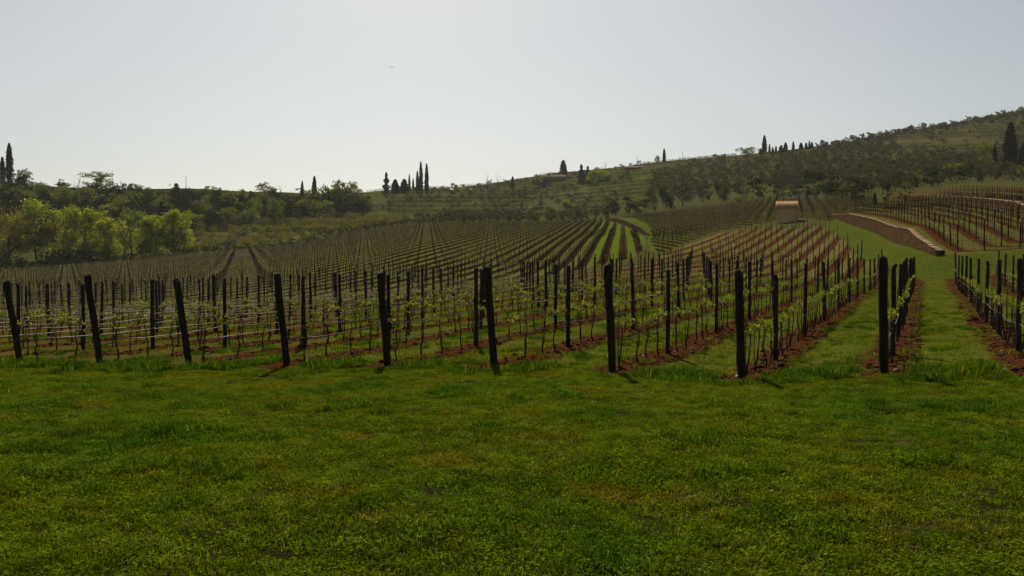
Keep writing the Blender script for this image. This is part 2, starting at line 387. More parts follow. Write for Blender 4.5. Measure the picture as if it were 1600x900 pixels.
M_ground = ground_mat()
M_post = simple_mat('weathered_post_wood', (.040, .029, .022), (.014, .011, .009), 8, .9, .8, 25, .1, stretch=(3, 3, .35))
M_postfar = simple_mat('far_post_wood', (.032, .022, .016), (.018, .013, .010), 1, .95, spec=.05)
M_bark = simple_mat('vine_bark', (.045, .030, .021), (.020, .014, .010), 30, .95, .8, 60, .05)
M_cane = simple_mat('vine_cane', (.13, .075, .040), (.07, .04, .024), 20, .8, spec=.15)
M_wire = simple_mat('galvanised_wire', (.055, .050, .043), (.035, .03, .027), 5, .8, spec=.1)
M_hose = simple_mat('black_hose', (.03, .03, .03), (.02, .02, .02), 5, .5, spec=.22)
M_trunk = simple_mat('tree_bark', (.050, .038, .028), (.025, .019, .014), 6, .95, .6, 20, .05)
M_stone = simple_mat('dry_stone', (.115, .072, .040), (.030, .019, .011), 3.2, .95, 1.0, 6, 0)
M_coping = simple_mat('pale_coping', (.24, .175, .11), (.15, .11, .07), 2.5, .9, .4, 8, 0)
M_plaster = simple_mat('ochre_plaster', (.50, .34, .19), (.43, .285, .155), 1.2, .95, .3, 20, 0)
M_tile = simple_mat('terracotta_tile', (.42, .29, .18), (.32, .215, .13), 3, .85, .5, 8, 0)
M_oldtile = simple_mat('old_roof_tile', (.20, .135, .09), (.13, .085, .06), 1.5, .9, .5, 5, 0)
M_rubble = simple_mat('house_rubble_wall', (.15, .125, .10), (.085, .07, .058), 1.1, .95, .6, 3, 0)
M_dark = simple_mat('dark_opening', (.012, .012, .013), None, 1, .4, spec=.4)
M_white = simple_mat('white_sheeting', (.75, .75, .72), (.62, .62, .6), 2, .6)
M_black = simple_mat('black_feathers', (.015, .015, .016), None, 3, .7)
L_bright = leaf_mat('spring_leaves', (.23, .25, .022), (.19, .225, .020), .55)
L_brown = leaf_mat('opening_leaves', (.145, .105, .022), (.12, .11, .022), .5)
L_mid = leaf_mat('mid_green_leaves', (.115, .145, .030), (.135, .145, .030), .5)
L_dark = leaf_mat('evergreen_leaves', (.020, .029, .011), (.034, .043, .015), .2)
L_olive = leaf_mat('olive_leaves', (.062, .066, .038), (.085, .084, .050), .25)
L_cyp = leaf_mat('cypress_needles', (.009, .014, .010), (.014, .018, .012), .06)
L_shrub = leaf_mat('yellow_green_shrub_leaves', (.125, .135, .026), (.14, .115, .030), .45)
L_vine = leaf_mat('vine_leaves', (.20, .22, .035), (.15, .19, .03), .5)
L_hedge = leaf_mat('hedge_leaves', (.034, .042, .016), (.034, .042, .016), .2)
L_grass = None

ground = link(bpy.data.objects.new('ground', mesh_np('ground', gv, [gq, gt], [M_ground], None, attrs, True)))
ground['kind'] = 'structure'


# ------------------------------------------------------------------ retaining walls, the hut and the farmhouse
def wall(name, pl, h0, thick, label, group=None, cop=None):
    """a dry stone wall following a line, with a coping of its own"""
    pts = []
    for a, b in zip(pl[:-1], pl[1:]):
        k = max(2, int(np.hypot(*(b - a)) / .7))
        for t in np.arange(k) / k: pts.append(a + (b - a) * t)
    pts.append(pl[-1]); pts = np.array(pts)
    for _ in range(3): pts[1:-1] = (pts[:-2] + 2 * pts[1:-1] + pts[2:]) / 4
    d = np.gradient(pts, axis=0); d /= np.linalg.norm(d, axis=1)[:, None]; nn = np.stack([-d[:, 1], d[:, 0]], -1)
    s = np.linspace(0, 1, len(pts)); L = len(pts)
    hh = h0 * np.minimum(1, .25 + s * 3.2) * (1 - .75 * np.clip((s - .86) / .14, 0, 1))
    zb = np.minimum(gz(pts[:, 0], pts[:, 1]), gz(*(pts - nn * .5).T)) - .25
    zt = gz(pts[:, 0], pts[:, 1]) + hh + rng.normal(0, .02, L)
    root = link(bpy.data.objects.new(name, None)); root.location = (pts[L // 2][0], pts[L // 2][1], zb[L // 2])
    o = np.array(root.location)
    # masonry: many small courses, each stone face pushed in or out
    m = MB(); rows = 5; fr = rng.normal(0, .028, (L, rows + 1)); fr2 = rng.normal(0, .02, (L, rows + 1))
    v = np.zeros((L, 2, rows + 1, 3))
    for r in range(rows + 1):
        z = zb + (zt - zb) * r / rows
        v[:, 0, r, :2] = pts - nn * (thick * .5 + .05 * (1 - r / rows) + fr[:, r:r + 1]); v[:, 1, r, :2] = pts + nn * (thick * .5 + fr2[:, r:r + 1])
        v[:, 0, r, 2] = z; v[:, 1, r, 2] = z
    ix = lambda i, s_, r: (i * 2 + s_) * (rows + 1) + r
    q = []
    for i in range(L - 1):
        for r in range(rows):
            q.append((ix(i, 0, r), ix(i + 1, 0, r), ix(i + 1, 0, r + 1), ix(i, 0, r + 1)))
            q.append((ix(i + 1, 1, r), ix(i, 1, r), ix(i, 1, r + 1), ix(i + 1, 1, r + 1)))
    for i in (0, L - 1):
        for r in range(rows): q.append((ix(i, 0, r), ix(i, 1, r), ix(i, 1, r + 1), ix(i, 0, r + 1)))
    m.add(v.reshape(-1, 3) - o, q); m.build('masonry', [M_stone], root)
    c = MB()
    for i in range(L - 1):
        a, b = pts[i], pts[i + 1]; w2 = thick * .5 + .035; j = rng.normal(0, .018)
        za, zb2 = zt[i] + j - .02, zt[i + 1] + j - .02; e = (b - a) * .02
        vv = []
        for p, zz, nq in ((a + e, za, nn[i]), (b - e, zb2, nn[i + 1])):
            for sd in (-1, 1):
                for dz in (0, .08): vv.append((*(p + nq * sd * w2), zz + dz))
        c.add(np.array(vv) - o, [(0, 1, 5, 4), (2, 6, 7, 3), (1, 3, 7, 5), (0, 4, 6, 2), (0, 2, 3, 1), (4, 5, 7, 6)])
    c.build('coping', [cop or M_coping], root)
    tag(root, label, 'stone wall', group)
    return root
wall('retaining_wall', WALL1, 1.6, .45, 'curving dry stone wall with pale coping between the green headland and the vine terrace')
wall('retaining_wall', WALL2, 1.5, .45, 'dark stone wall higher up the terraced vineyard, below the reddish upper rows')
wall('retaining_wall', WALL3, 1.3, .45, 'low stone wall dropping through the bright grass wedge at the far end of the vineyard', cop=M_stone)

def gable(m, x0, x1, y0, y1, z0, ze, zr, axis='x'):
    """walls with gables; the ridge runs along axis"""
    if axis == 'x':
        ym = (y0 + y1) / 2
        v = [(x0, y0, z0), (x1, y0, z0), (x1, y1, z0), (x0, y1, z0), (x0, y0, ze), (x1, y0, ze), (x1, y1, ze), (x0, y1, ze), (x0, ym, zr), (x1, ym, zr)]
        m.add_more(v, [[(0, 1, 5, 4), (2, 3, 7, 6), (1, 2, 6, 5), (3, 0, 4, 7)], [(5, 6, 9), (7, 4, 8)]])
    else:
        xm = (x0 + x1) / 2
        v = [(x0, y0, z0), (x1, y0, z0), (x1, y1, z0), (x0, y1, z0), (x0, y0, ze), (x1, y0, ze), (x1, y1, ze), (x0, y1, ze), (xm, y0, zr), (xm, y1, zr)]
        m.add_more(v, [[(0, 1, 5, 4), (2, 3, 7, 6), (1, 2, 6, 5), (3, 0, 4, 7)], [(4, 5, 8), (6, 7, 9)]])
def slab(m, p, n, th):
    """a roof slope: quad p thickened downwards"""
    p = np.array(p, float); q = p - np.array([0, 0, th]); v = np.concatenate([p, q])
    m.add(v, [(0, 1, 2, 3), (7, 6, 5, 4), (0, 4, 5, 1), (1, 5, 6, 2), (2, 6, 7, 3), (3, 7, 4, 0)])
def tiled(m, e0, e1, r0, r1, n):
    """rows of half-round tiles from the eaves e0-e1 to the ridge r0-r1"""
    e0, e1, r0, r1 = map(np.array, (e0, e1, r0, r1))
    for t in (np.arange(n) + .5) / n:
        a = e0 + (e1 - e0) * t; b = r0 + (r1 - r0) * t
        m.tube([a, (a + b) / 2, b], np.linalg.norm(e1 - e0) / n * .42, 6)

# the hut at the top of the track
hy = ST(1229, 115); hx = W(1229, hy); hk = hy / 115; hz = g1(hx, hy) - .3
hut = link(bpy.data.objects.new('hut', None)); hut.location = (hx, hy, hz); hut.rotation_euler.z = R(-17); hut.scale = (hk, hk, hk)
tag(hut, 'small ochre rendered hut with a terracotta roof at the top of the track', 'hut')
ztop = (ZP(325, hy) - hz) / hk; zrid = (ZP(315, hy) - hz) / hk
m = MB(); gable(m, -1.40, 1.36, -1.4, 1.6, -.4, ztop, zrid - .05); m.build('wall', [M_plaster], hut)
m = MB(); slab(m, [(-1.45, -1.52, ztop - .05), (1.41, -1.52, ztop - .05), (1.41, .1, zrid), (-1.45, .1, zrid)], 0, .1)
slab(m, [(1.41, 1.75, ztop - .1), (-1.45, 1.75, ztop - .1), (-1.45, .104, zrid - .003), (1.41, .104, zrid - .003)], 0, .1)
rf = m.build('roof', [M_tile], hut)
m = MB(); tiled(m, (-1.44, -1.55, ztop - .03), (1.40, -1.55, ztop - .03), (-1.44, .1, zrid + .02), (1.40, .1, zrid + .02), 17); m.build('tile_course', [M_tile], rf)
m = MB(); m.tube([(-1.47, .1, zrid + .02), (1.43, .1, zrid + .02)], .08, 6); m.build('ridge_tile', [M_tile], rf)
m = MB(); m.box(1.36, 1.41, -.5, .5, 0, 2.0); m.build('door', [M_post], hut)
m = MB(); m.box(-1.44, -1.40, -.3, .5, 1.3, 2.1); m.build('shutter', [M_post], hut)

# the old farmhouse on the hillside
fy = ST(862, 470); fx = W(862, fy); fz = g1(fx, fy)
farm = link(bpy.data.objects.new('farmhouse', None)); farm.location = (fx, fy, fz); farm.rotation_euler.z = R(-4)
tag(farm, 'old stone farmhouse with weathered tiled roofs among trees on the far hillside', 'house')
def hz_(py): return ZP(py, fy) - fz
def hx_(px): return (px - 862) / F * fy
m = MB(); gable(m, hx_(848), hx_(880), 0, 8, -3, hz_(281), hz_(273.5)); m.build('wall', [M_rubble], farm)
m = MB(); x0, x1 = hx_(847), hx_(884); ze, zr = hz_(281.3), hz_(273)
slab(m, [(x0, -.6, ze), (x1, -.6, ze), (x1, 4, zr), (x0, 4, zr)], 0, .25); slab(m, [(x1, 8.6, ze), (x0, 8.6, ze), (x0, 4.01, zr - .01), (x1, 4.01, zr - .01)], 0, .25)
rf = m.build('roof', [M_oldtile], farm)
m = MB(); tiled(m, (x0, -.65, ze + .05), (x1, -.65, ze + .05), (x0, 4, zr + .05), (x1, 4, zr + .05), 30); m.build('tile_course', [M_oldtile], rf)
m = MB(); m.box(hx_(856), hx_(858.4), 3.2, 4.0, zr - .6, zr + 1.1); m.box(hx_(855.6), hx_(858.8), 3.05, 4.15, zr + 1.1, zr + 1.3); m.build('chimney', [M_rubble], rf)
m = MB(); gable(m, hx_(832), hx_(849) - .02, -2.5, 6, -3, hz_(290), hz_(282.5), 'y'); m.build('side_wing', [M_rubble], farm)
m = MB(); xa, xb, xm = hx_(828), hx_(850.5) - .05, hx_(840.5)
slab(m, [(xa, -3.1, hz_(288.5)), (xm, -3.1, hz_(281.8)), (xm, 6.4, hz_(281.8)), (xa, 6.4, hz_(288.5))], 0, .25)
slab(m, [(xm, -3.1, hz_(281.8) - .01), (xb, -3.1, hz_(289)), (xb, 6.4, hz_(289)), (xm, 6.4, hz_(281.8) - .01)], 0, .25); m.build('wing_roof', [M_oldtile], farm)
m = MB(); slab(m, [(hx_(853), -4.6, hz_(294)), (hx_(875), -4.6, hz_(294)), (hx_(873.5), -.05, hz_(289.2)), (hx_(854.5), -.05, hz_(289.2))], 0, .2)
pr = m.build('porch_roof', [M_tile], farm)
for px in (855, 862, 868, 873.5):
    m = MB(); m.box(hx_(px) - .14, hx_(px) + .14, -4.2, -3.9, -2.5, hz_(294) - .1); m.build('porch_post', [M_post], farm)
for px in (852, 859.5, 867, 874):
    fm = MB(); fm.box(hx_(px) - .62, hx_(px) + .62, -.09, .04, hz_(288) - .75, hz_(288) + .95); wf = fm.build('window', [M_coping], farm)
    fm = MB(); fm.box(hx_(px) - .48, hx_(px) + .48, -.13, -.088, hz_(288) - .6, hz_(288) + .82); fm.build('pane', [M_dark], wf)
m = MB(); m.box(hx_(838) - .7, hx_(838) + .7, -2.62, -2.46, hz_(293) - .7, hz_(293) + .9); wf = m.build('window', [M_dark], farm)
m = MB(); m.box(hx_(863) - .6, hx_(863) + .6, -.08, .05, -1.5, hz_(294.5) + .2); m.build('door', [M_dark], farm)
# two white roofed sheds left of the farmhouse
for px, py, lab in ((706, 298, 'small white roofed shed right of the tall cypress group on the hill'), (735, 297.5, 'tiny white roofed shed nearer the farmhouse on the hillside')):
    Y = ST(px, 440.); sx = W(px, Y); sz = g1(sx, Y); h = max(1.9, ZP(py - 2, Y) - sz)
    sh = link(bpy.data.objects.new('shed', None)); sh.location = (sx, Y, sz); tag(sh, lab, 'shed')
    m = MB(); gable(m, -1.1, 1.1, -.9, .9, -1, h - .5, h, 'x'); m.build('wall', [M_rubble], sh)
    m = MB(); slab(m, [(-1.3, -1.1, h - .62), (1.3, -1.1, h - .62), (1.3, 0, h + .1), (-1.3, 0, h + .1)], 0, .08)
    slab(m, [(1.3, 1.1, h - .62), (-1.3, 1.1, h - .62), (-1.3, .01, h + .09), (1.3, .01, h + .09)], 0, .08); m.build('roof', [M_white], sh)
# long low stone barn below the ridge
by_ = ST(990, 478); bx_ = W(990, by_); bz = g1(bx_, by_)
barn = link(bpy.data.objects.new('barn', None)); barn.location = (bx_, by_, bz); barn.scale = (1.27,) * 3; tag(barn, 'long low dark barn set into the slope below the lone skyline cypress', 'barn')
m = MB(); gable(m, -4.9, 4.9, 0, 5, -2, 1.7, 2.6); m.build('wall', [M_rubble], barn)
m = MB(); slab(m, [(-5.3, -.5, 1.62), (5.3, -.5, 1.62), (5.3, 2.5, 2.72), (-5.3, 2.5, 2.72)], 0, .15); slab(m, [(5.3, 5.5, 1.62), (-5.3, 5.5, 1.62), (-5.3, 2.51, 2.71), (5.3, 2.51, 2.71)], 0, .15); m.build('roof', [M_oldtile], barn)
for x in (-3.2, -.6, 2): 
    m = MB(); m.box(x, x + 1.6, -.06, .05, -1, 1.3); m.build('doorway', [M_dark], barn)

# ------------------------------------------------------------------ posts
ROWS = []                                        # near block rows: key k, offset u, first post, direction
frontpx = {1: 30, 2: 155, 3: 295, 4: 447, 5: 605, 6: 772, 7: 957, 8: 1160, 9: 1383}
for k in range(-14, 21):
    u = U9 + SP * (k - 9)
    if k in frontpx: Y = u / (.9 * (frontpx[k] - 800) / F - .436)
    else: Y = (17.15 - .3444 * u) / 1.15018
    ROWS.append((k, u, np.array([(u + .436 * Y) / .9, Y])))
def rowname(k):
    if 1 <= k <= 9: return f'the row of the {ordinal(k)} end post from left'
    if k >= 10: return f'the {ordinal(k - 9)} row right of the wide grass alley'
    return f'the {ordinal(1 - k)} row beyond the leftmost end post'

def post_mesh(name, r, h, seed, lean=0.0, sides=9):
    g = np.random.default_rng(seed); zs = np.array([-.15, .02, .3, .7, 1.1, 1.5, h - .12, h - .015, h])
    m = MB(); rad_ = r * (1 - .06 * zs / h) * (1 + g.normal(0, .025, len(zs))); rad_[-1] *= .72
    p = np.stack([g.normal(0, .006, len(zs)) - lean * zs / h, g.normal(0, .006, len(zs)), zs], -1)
    v, fs = tube(p, rad_, sides); v[:-2] += g.normal(0, .0035, (len(v) - 2, 3))
    m.add_more(v, fs)
    return m.mesh(name, [M_post])
END = [post_mesh('end_post', .079, 2.04, 10 + i, .33) for i in range(4)]
INN = [post_mesh('vine_post', .055, 1.98, 20 + i, g) for i, g in enumerate((.0, .03, -.03, .05))]
def tie_mesh(r):
    m = MB(); t = np.linspace(0, 2 * np.pi, 11)
    m.tube(np.stack([r * np.cos(t), r * np.sin(t), 0 * t], -1), .004, 3, cap=False)
    return m.mesh('wire_tie', [M_wire])
TIE = tie_mesh(.084), tie_mesh(.060)

rowang = math.atan2(DA[1], DA[0])
posts = []                                       # (x, y, angle, block, k, j)
rowpts = {}
for k, u, p0 in ROWS:
    t, j, line = 0., 0, []
    ok = 0
    while t < 210:
        p = p0 + DA * t
        if (j == 0 and k < 16) or inside(p[0], p[1], A_POLY):
            if ok <= 1 and p[1] > 3: posts.append((p[0], p[1], rowang, 'A', k, j)); line.append(t); ok = 1
        elif ok == 1: break
        t += 4.0 if j == 0 else 5.2
        j += 1
    if len(line) > 1:
        te = line[-1]
        while inside(*(p0 + DA * (te + .8)), A_POLY): te += .8
        rowpts[k] = (u, p0, line[0], te)
def straight_block(pg, D, N, name, step=5.2, off=0.):
    x0, x1 = pg[:, 0].min(), pg[:, 0].max(); y0, y1 = pg[:, 1].min(), pg[:, 1].max()
    cs = np.array([(x, y) for x in (x0, x1) for y in (y0, y1)])
    un, vn = cs @ N, cs @ D
    lines = []
    for r in range(int(math.floor(un.min() / SP)), int(un.max() / SP) + 2):
        vs = np.arange(math.floor(vn.min() / step) * step, vn.max(), .8)
        p = r * SP * N[None] + vs[:, None] * D[None]
        ins = inside(p[:, 0], p[:, 1], pg) & ~inside(p[:, 0], p[:, 1], E_POLY)
        if ins.sum() < 4: continue
        lines.append(p[ins]); jn = 0
        for v in np.arange(math.floor(vn.min() / step) * step, vn.max(), step):
            q = r * SP * N + v * D
            if inside(q[0], q[1], pg) and not inside(q[0], q[1], E_POLY): posts.append((q[0], q[1], math.atan2(D[1], D[0]), name, r, jn)); jn += 1
    return lines
LB = straight_block(B_POLY, DB, NB, 'B')
LC = straight_block(C_POLY, DC, NC, 'C')
def curved_block(pl, pg, off, nrow, name):
    lines = []
    for j in range(nrow):
        dd = (j + off) * SP; pts = []
        for a, b in zip(pl[:-1], pl[1:]):
            d = b - a; L = np.hypot(*d); d = d / L; nn = np.array([-d[1], d[0]])
            for s in np.arange(0, L, .4): pts.append(a + d * s + nn * dd)
        pts = np.array(pts); dist, sd, _, _ = seg_dist(pts[:, 0], pts[:, 1], pl)
        pts = pts[(np.abs(dist - dd) < .06) & inside(pts[:, 0], pts[:, 1], pg)]
        if len(pts) < 5: continue
        s = np.concatenate([[0], np.cumsum(np.hypot(*np.diff(pts, axis=0).T))])
        br = np.where(np.diff(s) > 3)[0]
        for seg in np.split(np.arange(len(pts)), br + 1):
            if len(seg) < 5: continue
            ss = s[seg]; nn_ = max(2, int((ss[-1] - ss[0]) / .8)); tt = np.linspace(ss[0], ss[-1], nn_)
            ln = np.stack([np.interp(tt, ss, pts[seg, 0]), np.interp(tt, ss, pts[seg, 1])], -1); lines.append(ln)
            for jn, q in enumerate(ln[::3]): posts.append((q[0], q[1], 0., name, j, jn))
    return lines
LE = curved_block(WALL1X, E_POLY, .7, 14, 'E')
LE2 = curved_block(WALL2, E2_POLY, .6, 20, 'E2')

PX = np.array([p[0] for p in posts]); PY = np.array([p[1] for p in posts]); PZ = gz(PX, PY)
scol = 800 + F * PX / PY
inview = (scol > -25) & (scol < 1625)
order = np.argsort(np.where(inview, PY, 1e6))
single = set(order[:296].tolist())
kmin = {b: min(p[4] for q_, p in enumerate(posts) if p[3] == b and q_ in single or p[3] == b and inview[q_]) for b in 'BC'}
seen_lab = {'B': 'slim post across the track, %s in its row, %s far row from the left',
            'C': 'slim post left of the ochre hut, %s in its row, %s row from left',
            'E': 'slim post on the terrace, %s from its row end, %s row above the curving wall', 'E2': 'slim post on the upper terrace, %s along, %s row above the upper wall'}
seen_grp = {'A': 'posts of the near vineyard', 'B': 'front posts of the far vineyard', 'C': 'posts left of the hut', 'E': 'posts on the vine terrace', 'E2': 'posts on the upper terrace'}
far = MB()
for i, (x, y, an, blk, k, j) in enumerate(posts):
    z = PZ[i]
    if i in single:
        first = blk == 'A' and j == 0
        if blk == 'A' and not first:
            if j == 0: first = True
        g = np.random.default_rng(i)
        o = link(bpy.data.objects.new('end_post' if first else 'vine_post', (END if first else INN)[i % 4]))
        o.location = (x, y, z); o.rotation_euler = (g.normal(0, .012), g.normal(0, .012), an if first else an + g.integers(0, 2) * math.pi)
        sc = 1 + g.normal(0, .02); o.scale = (1, 1, sc)
        if blk == 'A':
            if first and 1 <= k <= 9: lab = f'thick dark wooden end post leaning towards the lawn, {ordinal(k)} from the left'
            elif first: lab = f'thick dark end post of {rowname(k)}'
            else: lab = f'dark post, {ordinal(j + 1)} from the lawn, in {rowname(k)}'
        elif blk in 'BC': lab = seen_lab[blk] % (ordinal(j + 1), ordinal(k - kmin[blk] + 1))
        else: lab = seen_lab[blk] % (ordinal(j + 1), ordinal(k + 1))
        tag(o, lab, 'post', seen_grp[blk] if not first else 'end posts along the lawn')
        if blk == 'A' and y < 27:
            for zt_ in (.62, .88, 1.35, 1.78):
                tie = link(bpy.data.objects.new('wire_tie', TIE[0 if first else 1]), o); tie.location = (-.33 * zt_ / 2.04 if first else 0, 0, zt_)
    elif inview[i] or abs(scol[i] - 800) < 1100:
        g = np.random.default_rng(i); h = 1.85 + g.normal(0, .06); lx, ly = g.normal(0, .018, 2); r = .042 if blk != 'B' else .038
        far.tube([(x, y, z - .1), (x + lx, y + ly, z + h)], r, 4)
fp = far.build('far_vine_posts', [M_postfar]); tag(fp, 'hundreds of slim dark posts standing in the far vineyard rows', 'posts', None, 'stuff')

# ------------------------------------------------------------------ vines
def leafquads(g, centers, size, spread, col=(.7, 1.3)):
    """small folded leaf quads round the centres"""
    n_ = len(centers); c = centers + g.normal(0, spread, (n_, 3))
    a = g.normal(size=(n_, 3)); a /= np.linalg.norm(a, axis=1)[:, None]
    b = g.normal(size=(n_, 3)); b -= (a * b).sum(1)[:, None] * a; b /= np.linalg.norm(b, axis=1)[:, None]
    s = size * g.uniform(.6, 1.25, n_)[:, None]
    nrm = np.cross(a, b)
    v = np.stack([c - a * s * .55, c + b * s * .42 + nrm * s * .12, c + a * s * .55, c - b * s * .42 + nrm * s * .12], 1).reshape(-1, 3)
    f = np.arange(n_ * 4).reshape(-1, 4)
    return v, f, g.uniform(*col, n_)
VINES = []
for s in range(8):
    g = np.random.default_rng(100 + s)
    h = .80 + g.normal(0, .03); zs = np.linspace(-.05, h, 9)
    wob = np.cumsum(g.normal(0, .016, (9, 2)), 0); wob -= wob[0]
    wob[1:4] += g.normal(0, .02, (1, 2))
    p = np.concatenate([wob, zs[:, None]], 1)
    mt = MB(); mt.tube(p, np.linspace(.019, .011, 9) * (1 + g.normal(0, .14, 9)), 6)
    stake = g.random() < .5
    if stake: mt.tube([(.05, .03, -.1), (.05, .03, 1.25)], .008, 4)
    mc = MB(); sg = 1 if g.random() < .7 else -1; n_ = 11
    x = np.linspace(0, 1, n_)
    arch = np.stack([wob[-1, 0] + sg * x * .86, wob[-1, 1] * (1 - x) + g.normal(0, .012, n_), h + .13 * np.sin(np.pi * x ** .7) * g.uniform(.6, 1.2) + .02 * x], -1)
    mc.tube(arch, np.linspace(.010, .006, n_), 5)
    sp = np.stack([wob[-1, 0] - sg * x[:6] * .5, wob[-1, 1] + g.normal(0, .01, 6), h + .1 * x[:6]], -1); mc.tube(sp, np.linspace(.012, .006, 6), 5)
    shoots = []
    nb = [3, 7, 11, 16, 5, 13, 18, 4][s]
    for q in range(nb):
        t = g.uniform(0.05, 1); b0 = np.array([np.interp(t, x, arch[:, k_]) for k_ in range(3)]); L = g.uniform(.03, .12)
        tip = b0 + np.array([g.normal(0, .03), g.normal(0, .03), L]); mc.tube([b0, (b0 + tip) / 2 + g.normal(0, .008, 3), tip], (.004, .003, .002), 3)
        for t2 in np.linspace(.35, 1, int(3 + L * 22)): shoots.append(b0 + (tip - b0) * t2)
    v, f, cc = leafquads(g, np.array(shoots), .050, .026)
    ml = MB(); ml.add(v, f, 0, cc)
    VINES.append((mt.mesh('trunk', [M_bark]), mc.mesh('cane', [M_cane]), ml.mesh('leaf_shoots', [L_vine])))
vines = []; TV = np.random.default_rng(61)
for k, (u, p0, t0, te) in rowpts.items():
    jv = -1
    for t in np.arange(t0 + .55, te, .87):
        if TV.random() < .07: continue                       # a vine is missing here and there
        jv += 1; p = p0 + DA * (t + TV.normal(0, .05)); vines.append((p[0], p[1], k, jv))
VX = np.array([v[0] for v in vines]); VY = np.array([v[1] for v in vines]); vs_ = 800 + F * VX / VY
vin = (vs_ > -30) & (vs_ < 1630); VZ = gz(VX, VY)
vorder = np.argsort(np.where(vin, VY, 1e6)); vsingle = set(vorder[:296].tolist())
farv = MB(); g = np.random.default_rng(5); fl = []
for i, (x, y, k, jv) in enumerate(vines):
    if i in vsingle:
        gi = np.random.default_rng(900 + i)
        root = link(bpy.data.objects.new('grapevine', None)); root.location = (x + gi.normal(0, .03), y + gi.normal(0, .03), VZ[i])
        root.rotation_euler.z = rowang + (0 if gi.random() < .75 else math.pi); root.scale = (1, 1, 1 + gi.normal(0, .05))
        pick = gi.integers(0, 8) if k < 6 else gi.choice([1, 2, 3, 5, 6, 6, 3])
        for mm in VINES[pick]:
            vo = link(bpy.data.objects.new(mm.name.split('.')[0], mm), root)
            if vo.name.startswith('leaf'): vo['kind'] = 'stuff'
        tag(root, f'budding grapevine, {ordinal(jv + 1)} from the lawn, in {rowname(k)}', 'grapevine', 'grapevines in the near rows')
    elif vin[i] or abs(vs_[i] - 800) < 1000:
        z = VZ[i]; farv.tube([(x, y, z - .05), (x + g.normal(0, .03), y, z + .45), (x + g.normal(0, .03), y, z + .82)], (.016, .012, .010), 4, 0, False)
for k, (u, p0, t0, te) in rowpts.items():                 # canes of the farther part of the near rows
    p = p0[None] + DA[None] * np.arange(t0, te, .8)[:, None]; p = p[p[:, 1] > 24]
    if len(p) > 2:
        z = gz(p[:, 0], p[:, 1]) + .86 + g.normal(0, .03, len(p)); farv.tube(np.column_stack([p, z]), .014, 3, 1, False)
        nl = int(len(p) * 5); t = g.uniform(0, len(p) - 1.01, nl); i0 = t.astype(int); fr = (t - i0)[:, None]
        keep = (np.sin(t * .55 + k) + g.normal(0, .6, nl)) > (.1 if k > 3 else .4)
        cpt = np.column_stack([p, z])[i0] * (1 - fr) + np.column_stack([p, z])[i0 + 1] * fr + np.array([0, 0, .06]); fl.append(cpt[keep])
for lines, dens in ((LB, .55), (LC, .5), (LE, .9), (LE2, .9)):
    for ln in lines:
        z = gz(ln[:, 0], ln[:, 1]); yy = ln[:, 1]
        near = np.hypot(*ln.T)
        if (np.abs(800 + F * ln[:, 0] / yy - 800) > 1200).all(): continue
        for q in range(0, len(ln)):
            farv.tube([(ln[q, 0], ln[q, 1], z[q] - .05), (ln[q, 0] + g.normal(0, .04), ln[q, 1] + g.normal(0, .04), z[q] + (.84 if g.random() < .3 else g.uniform(1.1, 1.5)))], .015, 3, 0, False)
        if len(ln) > 2: farv.tube(np.column_stack([ln, z + .86 + g.normal(0, .03, len(ln))]), .020, 3, 1, False)
        nl = int(len(ln) * dens * 2); ii = g.integers(0, len(ln), nl); fl.append(np.column_stack([ln[ii] + g.normal(0, .25, (nl, 2)), z[ii] + .92]))
fv = farv.build('far_grapevines', [M_bark, M_cane]); tag(fv, 'bare grapevines trained in long rows across the far vineyard', 'grapevines', None, 'stuff')
v, f, cc = leafquads(g, np.concatenate(fl), .10, .05); ml = MB(); ml.add(v, f, 0, cc)
lo = ml.build('leaf_shoots', [L_vine], fv); lo['kind'] = 'stuff'

# ------------------------------------------------------------------ wires and the drip hose of every near row
wires_far = MB()
for k, (u, p0, t0, te) in rowpts.items():
    T = np.arange(t0, te, 1.3); p = p0[None] + DA[None] * T[:, None]
    if (800 + F * p[:, 0] / p[:, 1] < -40).all() or (800 + F * p[:, 0] / p[:, 1] > 1660).all(): continue
    z = gz(p[:, 0], p[:, 1])
    for kind, h, r, lab in (('drip_hose', .60, .0095, 'knee-high black drip hose along'), ('trellis_wire', .86, .003, 'lower trellis wire carrying the canes along'),
                            ('trellis_wire', 1.33, .002, 'middle trellis wire along'), ('trellis_wire', 1.78, .002, 'topmost trellis wire along')):
        q = np.column_stack([p, z + h]); s = np.abs(np.sin((T - 4) / 5.2 * np.pi)); q[:, 2] -= s * (.05 if kind == 'drip_hose' else .012)
        if k in range(-14, 21): q[0, :2] -= DA * .33 * h / 2
        m = MB(); v, fs = tube(q, r, 5 if kind == 'drip_hose' else 4); m.add_more(v, fs)
        o = m.build(kind, [M_hose if kind == 'drip_hose' else M_wire], smooth=True)
        tag(o, f'{lab} {rowname(k)}', 'hose' if kind == 'drip_hose' else 'wire', 'drip hoses' if kind == 'drip_hose' else 'trellis wires')

